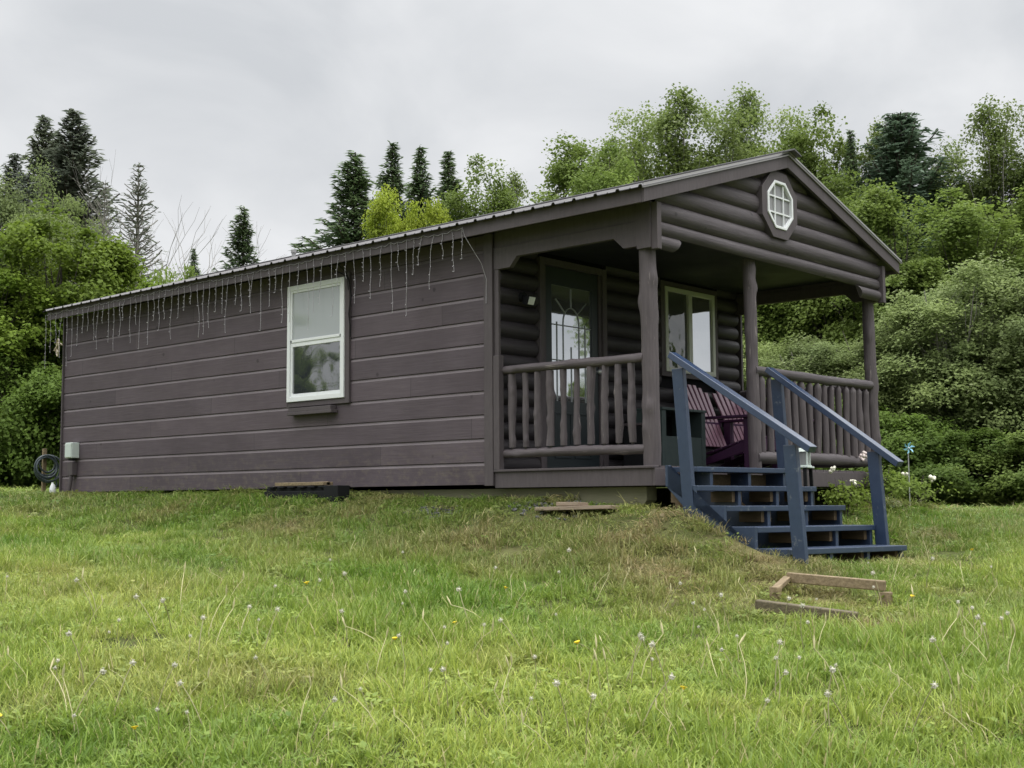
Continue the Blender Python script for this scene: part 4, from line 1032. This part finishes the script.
# right of the gable
T('alder_tree', 'alder', 835, 100, 31, 120, 'tall broad leaved tree right of the gable peak', 'tree', G2, 4.2)
T('spruce_tree', 'spruce2', 862, 128, 30, 56, 'narrow dark spruce half hidden behind the tree right of the gable', 'spruce tree', G1, .7)
T('alder_tree', 'aspen', 886, 122, 31, 66, 'slim light green tree beside the broad spruce', 'tree', G2, .3)
T('spruce_tree', 'spruce3', 912, 112, 30, 140, 'broad blue green spruce on the right', 'spruce tree', G1, 5.5)
T('fir_tree', 'fir', 948, 166, 33, 80, 'ragged fir right of the broad blue green spruce', 'fir tree', G1, 3.0)
T('aspen_tree', 'aspen2', 975, 148, 30, 96, 'pale aspen left of the tallest aspen at the right edge', 'aspen tree', G2, 1.9)
T('aspen_tree', 'aspen', 1010, 100, 29, 96, 'tallest aspen at the right edge of the picture', 'aspen tree', G2, 4.0)
T('aspen_tree', 'aspen2', 1060, 120, 29, 110, 'aspen cut off by the right edge of the picture', 'aspen tree', G2, 2.7)
T('alder_tree', 'alder2', 845, 170, 26, 130, 'bushy light green tree rising behind the right slope of the gable', 'tree', G2, 1.2)
T('alder_tree', 'alder2', 905, 188, 25, 140, 'green bushy tree below the broad blue green spruce', 'tree', G2, 3.6)
T('alder_tree', 'alder', 975, 185, 26, 160, 'olive green tree below the aspens on the right', 'tree', G2, 5.2)
T('alder_tree', 'alder2', 1045, 180, 26, 150, 'olive green tree cut off by the right edge below the aspens', 'tree', G2, .9)
T('alder_tree', 'alder', 800, 200, 27, 130, 'green tree seen through the porch behind the railing', 'tree', G2, 2.2)
T('alder_tree', 'alder2', 740, 230, 27, 120, 'green tree seen between the log wall and the middle post', 'tree', G2, 2.2)
T('willow_bush', 'willow', 960, 262, 22.5, 190, 'large grey green willow bush right of the porch', 'willow bush', G3, 1.0)
T('willow_bush', 'willow2', 1040, 250, 22, 200, 'large pale willow bush cut off at the right edge', 'willow bush', G3, 2.0)
T('willow_bush', 'willow2', 890, 300, 22.5, 150, 'pale willow bush directly behind the right porch post', 'willow bush', G3, 3.0)
T('willow_bush', 'willow', 825, 330, 23.5, 140, 'willow bush seen through the porch above the railing', 'willow bush', G3, 4.0)
T('willow_bush', 'willow', 760, 330, 25, 120, 'willow bush glimpsed beside the middle porch post', 'willow bush', G3, 4.6)
T('undergrowth_bush', 'shrub', 905, 415, 21, 120, 'low dark bush at the edge of the lawn right of the flowers', 'bush', G3, 1.1)
T('undergrowth_bush', 'shrub', 965, 428, 20.5, 130, 'low dark bush at the foot of the grey green willow', 'bush', G3, 2.6)
T('undergrowth_bush', 'shrub2', 1030, 432, 20, 150, 'low green bush at the right edge of the lawn', 'bush', G3, .2)
T('undergrowth_bush', 'shrub', 855, 400, 22, 120, 'dark bush behind the right end of the porch railing', 'bush', G3, 4.1)
T('maple_tree', 'maple', 1340, 150, 14.3, 120, 'maple on the right beyond the picture, mirrored in the door glass', 'maple tree', G2, 4.1)

T('alder_tree', 'alder2', -1080, 120, 15, 260, 'tree left of the picture mirrored in the side window', 'tree', G2, 1)
T('alder_tree', 'alder', -820, 60, 18, 260, 'taller tree left of the picture mirrored in the side window', 'tree', G2, 2)
T('maple_tree', 'maple', -560, 200, 20, 220, 'maple well beyond the left edge of the picture', 'maple tree', G2, 3)
# flowering bush by the porch, its blooms and a pinwheel
def bloom_bush(loc, H, R, seed, label, nfl, fcol):
    proto_deciduous('b%d' % seed, seed, H, R, .02, 26, 24, .045, .6, .08, 'flower_bush', 'bark', 0, stems=4, trunk_r=.02)
    t = empty('flowering_bush', loc, seed, label, 'bush'); crown, trunk, bark, *_ = PROTO['b%d' % seed]
    link('leaves', crown, None, t); link('stems', trunk, bark, t)
    rg = random.Random(seed)
    for i in range(nfl):
        an = rg.uniform(0, 6.28); q = R*rg.uniform(.3, .95); b = MB(); z = H*rg.uniform(.7, 1.03)
        for k in range(7): b.ball((q*math.cos(an)+rg.uniform(-.025, .025), q*math.sin(an)+rg.uniform(-.025, .025), z+rg.uniform(-.02, .03)), rg.uniform(.012, .022), 6, 4)
        b.build('bloom', M[fcol], t)
M['bloom'] = plain('cream_bloom', (.74, .72, .60), .8, var=.08)
M['pinkbloom'] = plain('pale_bloom', (.72, .62, .60), .8, var=.08)
p_ = at_px(845, 490, 12.2); bloom_bush((p_[0], p_[1], hz(p_[0], p_[1])), .46, .20, 41, 'yellow green flowering bush in front of the porch railing', 2, 'bloom')
p_ = at_px(880, 490, 12.9); bloom_bush((p_[0], p_[1], hz(p_[0], p_[1])), .54, .24, 42, 'yellow green flowering bush with cream blooms right of the stairs', 4, 'pinkbloom')
p_ = at_px(915, 490, 13.6); bloom_bush((p_[0], p_[1], hz(p_[0], p_[1])), .42, .26, 43, 'lower flowering bush beside the blue pinwheel', 3, 'bloom')
p_ = at_px(908, 448, 13.2); pz = hz(p_[0], p_[1])
pw = empty('pinwheel', (p_[0], p_[1], pz), 0, 'pale blue garden pinwheel among the flowers right of the porch', 'pinwheel'); H_ = p_[2]-pz
b = MB(); b.tube([(0, 0, -.05), (0, 0, H_)], .006, 6); b.build('stick', M['steel'], pw)
M['pinblue'] = plain('pale_blue_plastic', (.25, .55, .72), .4)
tow = Vector((-.75, -.65, 0)); sd = Vector((.65, -.75, 0))
for k in range(6):
    an = k*math.pi/3+.2; d = sd*math.cos(an)+Vector((0, 0, 1))*math.sin(an); e_ = sd*math.cos(an+.5)+Vector((0, 0, 1))*math.sin(an+.5)
    c0 = Vector((0, 0, H_))+tow*.02; b = MB(); a1 = c0+d*.065+tow*.02; b1 = c0+e_*.042
    b.hexa([c0, c0+d*.02+tow*.002, a1, b1, c0+tow*.004, c0+d*.02+tow*.006, a1+tow*.004, b1+tow*.004]); b.build('vane', M['pinblue'], pw)
b = MB(); b.ball((tow.x*.03, tow.y*.03, H_), .010); b.build('hub', M['white'], pw)
# ------------------------------------------------------------------ grass
gm, t, p, o_ = new_mat('grass_blade')
at = nn(t, 'ShaderNodeAttribute', attribute_name='rnd')
dr_ = nn(t, 'ShaderNodeAttribute', attribute_name='dryness', attribute_type='INSTANCER')
tn = nn(t, 'ShaderNodeAttribute', attribute_name='tone', attribute_type='INSTANCER')
c1 = mixc(t, tn.outputs['Fac'], (.140, .245, .034), (.340, .420, .090))
c2 = mixc(t, at.outputs['Fac'], mixc(t, 1.0, c1, (.62, .68, .6), 'MULTIPLY'), mixc(t, 1.0, c1, (1.35, 1.25, 1.2), 'MULTIPLY'))
c2 = mixc(t, ramp(t, at.outputs['Fac'], .94, .96), c2, (.40, .36, .17))
c2 = mixc(t, dr_.outputs['Fac'], c2, mixc(t, at.outputs['Fac'], (.16, .125, .055), (.42, .34, .18)))
t.links.new(c2, p.inputs['Base Color']); p.inputs['Roughness'].default_value = .5; p.inputs['Specular IOR Level'].default_value = .3
tr = nn(t, 'ShaderNodeBsdfTranslucent'); t.links.new(c2, tr.inputs[0]); ms = nn(t, 'ShaderNodeMixShader'); ms.inputs[0].default_value = .4
t.links.new(p.outputs[0], ms.inputs[1]); t.links.new(tr.outputs[0], ms.inputs[2]); t.links.new(ms.outputs[0], o_.inputs[0])
gcol = bpy.data.collections.new('grass_tufts')
def tuft(i, n, rad, hmin, hmax, wid, lean, seed, broad=0):
    rg = np.random.default_rng(seed); V = []; Fc = []; rn = []; k = 0
    for j in range(n):
        a = rg.uniform(0, 6.28); q = rad*math.sqrt(rg.random()); r0 = np.array([q*math.cos(a), q*math.sin(a), -.01]); h = rg.uniform(hmin, hmax)
        d = rg.uniform(0, 6.28); d = np.array([math.cos(d), math.sin(d), 0]); s = np.array([-d[1], d[0], 0]); l = h*lean*rg.uniform(.2, 1.4); w_ = wid*rg.uniform(.7, 1.3)
        pts = [(0, 1), (.4, .9), (.75, .62), (1, .06)]
        for tt, ww in pts:
            c = r0+np.array([0, 0, 1])*h*(tt-.22*lean*tt*tt)+d*l*tt**1.8
            V += [c-s*w_*ww*.5, c+s*w_*ww*.5]
        for m_ in range(3): Fc.append((k+2*m_, k+2*m_+1, k+2*m_+3, k+2*m_+2))
        r_ = rg.random(); rn += [r_]*3; k += 8
    for j in range(broad):
        a = rg.uniform(0, 6.28); q = rad*math.sqrt(rg.random()); c = np.array([q*math.cos(a), q*math.sin(a), rg.uniform(.02, hmax*.6)]); r = rg.uniform(.008, .018)
        d = rg.normal(size=3); d[2] *= .3; d /= np.linalg.norm(d); s = np.cross(d, [0, 0, 1]); s /= np.linalg.norm(s)
        V += [c-d*r, c+s*r*.7-d*r*.1, c+d*r, c-s*r*.7-d*r*.1]+[c]*4; Fc.append((k, k+1, k+2, k+3)); rn.append(rg.random()*.6); k += 8
    me = np_mesh('grass_tuft', np.array(V), np.array(Fc), rn, [gm])
    ob = bpy.data.objects.new('tuft_%02d' % i, me); gcol.objects.link(ob)
tuft(0, 74, .10, .022, .055, .0044, .9, 1)
tuft(1, 74, .10, .026, .065, .0044, 1.1, 2)
tuft(2, 66, .10, .030, .10, .0046, .8, 3)
tuft(3, 44, .11, .025, .060, .0055, 1.2, 4, 22)
tuft(4, 46, .08, .05, .115, .0048, .65, 5)
tuft(5, 34, .08, .06, .16, .0048, .7, 6)
tuft(6, 34, .12, .03, .10, .0050, 1.5, 7, 14)
rg = np.random.default_rng(9); P = []
def band(d0, d1, dens, wid=.60):
    n = int(dens*wid*(d1*d1-d0*d0)); d = np.sqrt(rg.random(n)*(d1*d1-d0*d0)+d0*d0); r = (rg.random(n)*2-1)*wid*d
    P.append(np.c_[CAM[0]+FWD[0]*d+RGT[0]*r, CAM[1]+FWD[1]*d+RGT[1]*r])
band(2.6, 6.5, 230, .85); band(6.5, 9.5, 165, .75); band(9.5, 14, 105, .75); band(14, 22, 45, .7); band(22, 36, 16, .8)
P = np.concatenate(P); inside = (P[:, 0] > .0) & (P[:, 0] < 4.1) & (P[:, 1] > .15) & (P[:, 1] < 9.45)
P = P[~inside]
# no grass sheets through the treads and posts of the stairs
sx_, sy_ = P[:, 0]+.252, P[:, 1]+.279; ca, sa = math.cos(-math.atan(.072)), math.sin(-math.atan(.072))
lx, ly = sx_*ca+sy_*sa, -sx_*sa+sy_*ca
stair = (lx > -.12) & (lx < 1.70) & (ly > -1.12) & (ly < .3)
P = P[~stair | (rg.random(len(P)) < .12)]
n = len(P); z = height(P[:, 0], P[:, 1]); dry = dry_at(P[:, 0], P[:, 1]); bank = bank_at(P[:, 0], P[:, 1])
big = fbm(P[:, 0]*.45+9, P[:, 1]*.45+3, 3); mid = fbm(P[:, 0]*2.1+40, P[:, 1]*2.1, 2)
tall = np.clip((fbm(P[:, 0]*1.1+70, P[:, 1]*1.1+20, 2)-.46)*6, 0, 1)
tone = np.clip(.55+1.5*(big-.5)+1.0*(mid-.5)-.75*bank*(.4+1.2*fbm(P[:, 0]*1.4+5, P[:, 1]*1.4, 2)), 0, 1)
dryness = np.clip(dry*(.45+.9*rg.random(n))+bank*(.5*rg.random(n)**2+.35*np.clip((fbm(P[:, 0]*1.7+60, P[:, 1]*1.7+8, 2)-.5)*4, 0, 1))+np.clip((mid-.66)*2.0, 0, .2), 0, 1)
idx = rg.choice([0, 1, 2, 3], n, p=[.3, .3, .25, .15])
u = rg.random(n); idx = np.where(u < .42*tall+.04, 4, idx); idx = np.where((u > .975-.05*bank), 5, idx); idx = np.where((rg.random(n) < bank*.6), rg.choice([3, 6, 4, 5], n, p=[.35, .3, .25, .1]), idx); idx = np.where((dry > .5) & (rg.random(n) < .7), rg.choice([0, 6], n), idx)
# nothing tall through the stairs, boards and timber step
shade_ = ((P[:, 0] > -.25) & (P[:, 0] < 1.45) & (P[:, 1] > -1.5) & (P[:, 1] < 0)); idx = np.where(shade_, 0, idx)
near = (bank > .55) & (P[:, 0] > -.55) & (P[:, 1] > -.45); idx = np.where(near & np.isin(idx, (4, 5)), rg.choice([1, 2, 3], n), idx)
foot = (P[:, 0] > -.6) & (P[:, 0] < 1.9) & (P[:, 1] > -2.2) & (P[:, 1] < -1.2); idx = np.where(foot, rg.choice([0, 1], n), idx)
for q in ((-.33, .35), (-.33, .75)): idx = np.where(np.hypot(P[:, 0]-q[0]+.1, P[:, 1]-q[1]) < .38, 0, idx)
for q in (A, B_, Cc, Cb, D): idx = np.where(np.hypot(P[:, 0]-q[0], P[:, 1]-q[1]) < .28, rg.choice([0, 1, 3], n), idx)
slope_x = (height(P[:, 0]+.05, P[:, 1])-z)/.05; slope_y = (height(P[:, 0], P[:, 1]+.05)-z)/.05
rot = np.c_[slope_y*.6+rg.normal(size=n)*.12, -slope_x*.6+rg.normal(size=n)*.12, rg.random(n)*6.28]
depth = (P[:, 0]-CAM[0])*FWD[0]+(P[:, 1]-CAM[1])*FWD[1]
s = rg.uniform(.8, 1.3, n)*(1+.25*tall); sxy = s*np.clip(depth/11, 1, 1.9)
scl = np.c_[sxy, sxy, s*np.where(dry > .5, .85, 1.0)*np.where(near, .66, 1.0)]
me = bpy.data.meshes.new('grass'); me.vertices.add(n); me.vertices.foreach_set('co', np.c_[P, z].astype(np.float32).ravel())
for nm, ty, key, arr in (('rot', 'FLOAT_VECTOR', 'vector', rot), ('scl', 'FLOAT_VECTOR', 'vector', scl), ('dryness', 'FLOAT', 'value', dryness), ('tone', 'FLOAT', 'value', tone)):
    a_ = me.attributes.new(nm, ty, 'POINT'); a_.data.foreach_set(key, np.asarray(arr, np.float32).ravel())
a_ = me.attributes.new('idx', 'INT', 'POINT'); a_.data.foreach_set('value', idx.astype(np.int32))
go = tag(link('grass', me, None), 'short green lawn grass with taller tufts and dry patches', 'grass', kind='stuff')
ng = bpy.data.node_groups.new('grass_nodes', 'GeometryNodeTree')
ng.interface.new_socket('Geometry', in_out='INPUT', socket_type='NodeSocketGeometry'); ng.interface.new_socket('Geometry', in_out='OUTPUT', socket_type='NodeSocketGeometry')
gi = ng.nodes.new('NodeGroupInput'); gout = ng.nodes.new('NodeGroupOutput'); ip = ng.nodes.new('GeometryNodeInstanceOnPoints')
ci = ng.nodes.new('GeometryNodeCollectionInfo'); ci.inputs[0].default_value = gcol; ci.inputs['Separate Children'].default_value = True; ci.inputs['Reset Children'].default_value = True
def na(nm, ty):
    q = ng.nodes.new('GeometryNodeInputNamedAttribute'); q.data_type = ty; q.inputs['Name'].default_value = nm; return [s_ for s_ in q.outputs if s_.enabled and s_.name == 'Attribute'][0]
ng.links.new(gi.outputs[0], ip.inputs['Points']); ng.links.new(ci.outputs[0], ip.inputs['Instance']); ip.inputs['Pick Instance'].default_value = True
ng.links.new(na('idx', 'INT'), ip.inputs['Instance Index'])
er = ng.nodes.new('FunctionNodeEulerToRotation'); ng.links.new(na('rot', 'FLOAT_VECTOR'), er.inputs[0]); ng.links.new(er.outputs[0], ip.inputs['Rotation'])
ng.links.new(na('scl', 'FLOAT_VECTOR'), ip.inputs['Scale']); ng.links.new(ip.outputs[0], gout.inputs[0])
md = go.modifiers.new('grass', 'NODES'); md.node_group = ng

# ------------------------------------------------------------------ dandelions and other stalks
M['stem'] = plain('seed_stem', (.30, .28, .15), .7, var=.25)
M['clock'] = plain('seed_head', (.50, .48, .40), .9, var=.1)
M['yellow'] = plain('dandelion_yellow', (.75, .55, .02), .7, var=.1)
M['strawstem'] = plain('straw_stem', (.50, .46, .26), .8, var=.2)
def stalk_proto(name, stemmat, headmat, head, Hs, seed, label, cat, group):
    rgg = random.Random(seed); t = empty(name, (0, 0, 0), 0, label, cat, group)
    b = MB(); bx_, by_ = rgg.uniform(-.04, .04), rgg.uniform(-.04, .04)
    pts = [(bx_*s*s*3, by_*s*s*3, Hs*s-.01) for s in (0, .25, .5, .75, 1)]; b.tube(pts, [.0026, .0025, .0023, .0021, .0018], 5); b.build('stem', M[stemmat], t)
    tp = pts[-1]; b = MB()
    if head == 'clock':
        b.ball(tp, .007, 8, 6)
        for k in range(26):
            d = Vector((rgg.gauss(0, 1), rgg.gauss(0, 1), rgg.gauss(0, 1))).normalized(); b.tube([Vector(tp)+d*.006, Vector(tp)+d*.014], [.0009, .0018], 3)
    elif head == 'flower':
        for k in range(16):
            an = k*.3927; e_ = .014; b.hexa([(tp[0], tp[1], tp[2]), (tp[0]+.004, tp[1], tp[2]), (tp[0]+e_*math.cos(an+.15), tp[1]+e_*math.sin(an+.15), tp[2]+.006), (tp[0]+e_*math.cos(an-.15), tp[1]+e_*math.sin(an-.15), tp[2]+.006),
                (tp[0], tp[1], tp[2]+.004), (tp[0]+.004, tp[1], tp[2]+.004), (tp[0]+e_*math.cos(an+.15), tp[1]+e_*math.sin(an+.15), tp[2]+.009), (tp[0]+e_*math.cos(an-.15), tp[1]+e_*math.sin(an-.15), tp[2]+.009)])
        b.ball((tp[0], tp[1], tp[2]+.003), .008, 8, 5)
    else:
        b.tube([tp, (tp[0]+.004, tp[1], tp[2]+.03), (tp[0]+.008, tp[1], tp[2]+.06)], [.003, .006, .001], 6)
    b.build('seed_head' if head != 'flower' else 'flower_head', M[headmat], t)
    return t
def copy_thing(src, loc, rz, s, tilt):
    c = src.copy(); COL.objects.link(c); c.location = loc; c.rotation_euler = (tilt[0], tilt[1], rz); c.scale = (s, s, s)
    for ch in src.children:
        k = ch.copy(); COL.objects.link(k); k.parent = c
    return c
def scatter(src, pxs, smin, smax, seed, til=.18):
    rgg = random.Random(seed)
    for i, (u_, v_) in enumerate(pxs):
        q = gp(u_, v_); s_ = rgg.uniform(smin, smax); tl_ = (rgg.gauss(0, til), rgg.gauss(0, til))
        if i == 0: src.location = q; src.rotation_euler = (tl_[0], tl_[1], 1); src.scale = (s_,)*3
        else: copy_thing(src, q, rgg.uniform(0, 6.28), s_, tl_)
clock_px = [(53,700),(62,705),(113,722),(116,655),(160,640),(186,672),(198,671),(156,720),(258,648),(272,695),(262,660),(405,680),(395,630),(417,628),(440,662),(432,712),(448,718),(436,675),(535,700),(527,660),(575,590),(623,690),(632,692),(655,692),(706,655),(815,660),(975,645),(990,655),(966,640),(1018,650),(1005,660),(690,640),(488,600),(330,585),(560,640),(742,690),(785,640),(640,735),(205,735),(312,610),(84,690),(955,700)]+[(int(x_), int(y_)) for x_, y_ in zip(np.random.default_rng(14).integers(5, 1020, 45), np.random.default_rng(15).integers(575, 760, 45))]
scatter(stalk_proto('dandelion', 'stem', 'clock', 'clock', .24, 3, 'dandelion gone to seed on a thin pale stalk in the lawn', 'dandelion', 'dandelions gone to seed in the lawn'), clock_px, .6, 1.15, 4)
yel_px = [(12,745),(138,750),(594,655),(868,510),(556,515),(452,640),(905,610),(385,655),(512,602),(680,705),(970,560),(300,600)]
scatter(stalk_proto('dandelion', 'stem', 'yellow', 'flower', .09, 5, 'yellow dandelion flower low in the lawn', 'dandelion', 'yellow dandelions in the lawn'), yel_px, .8, 1.2, 6)
straw_px = [(30,690),(75,740),(130,690),(240,640),(355,700),(470,660),(500,720),(610,700),(616,668),(700,680),(720,640),(770,670),(840,700),(880,730),(935,660),(1000,720),(1010,690),(415,590),(540,740),(300,740),(660,620),(590,600),(180,610),(60,600),(860,470+70),(930,570),(965,590),(430,555),(350,560),(640,555)]+[(int(x_), int(y_)) for x_, y_ in zip(np.random.default_rng(4).integers(5, 1020, 60), np.random.default_rng(5).integers(585, 766, 60))]
scatter(stalk_proto('grass_stalk', 'strawstem', 'strawstem', 'ear', .24, 8, 'tall straw coloured grass stalk standing above the lawn', 'grass stalk', 'tall grass stalks in the lawn'), straw_px, .45, 1.0, 9, .22)
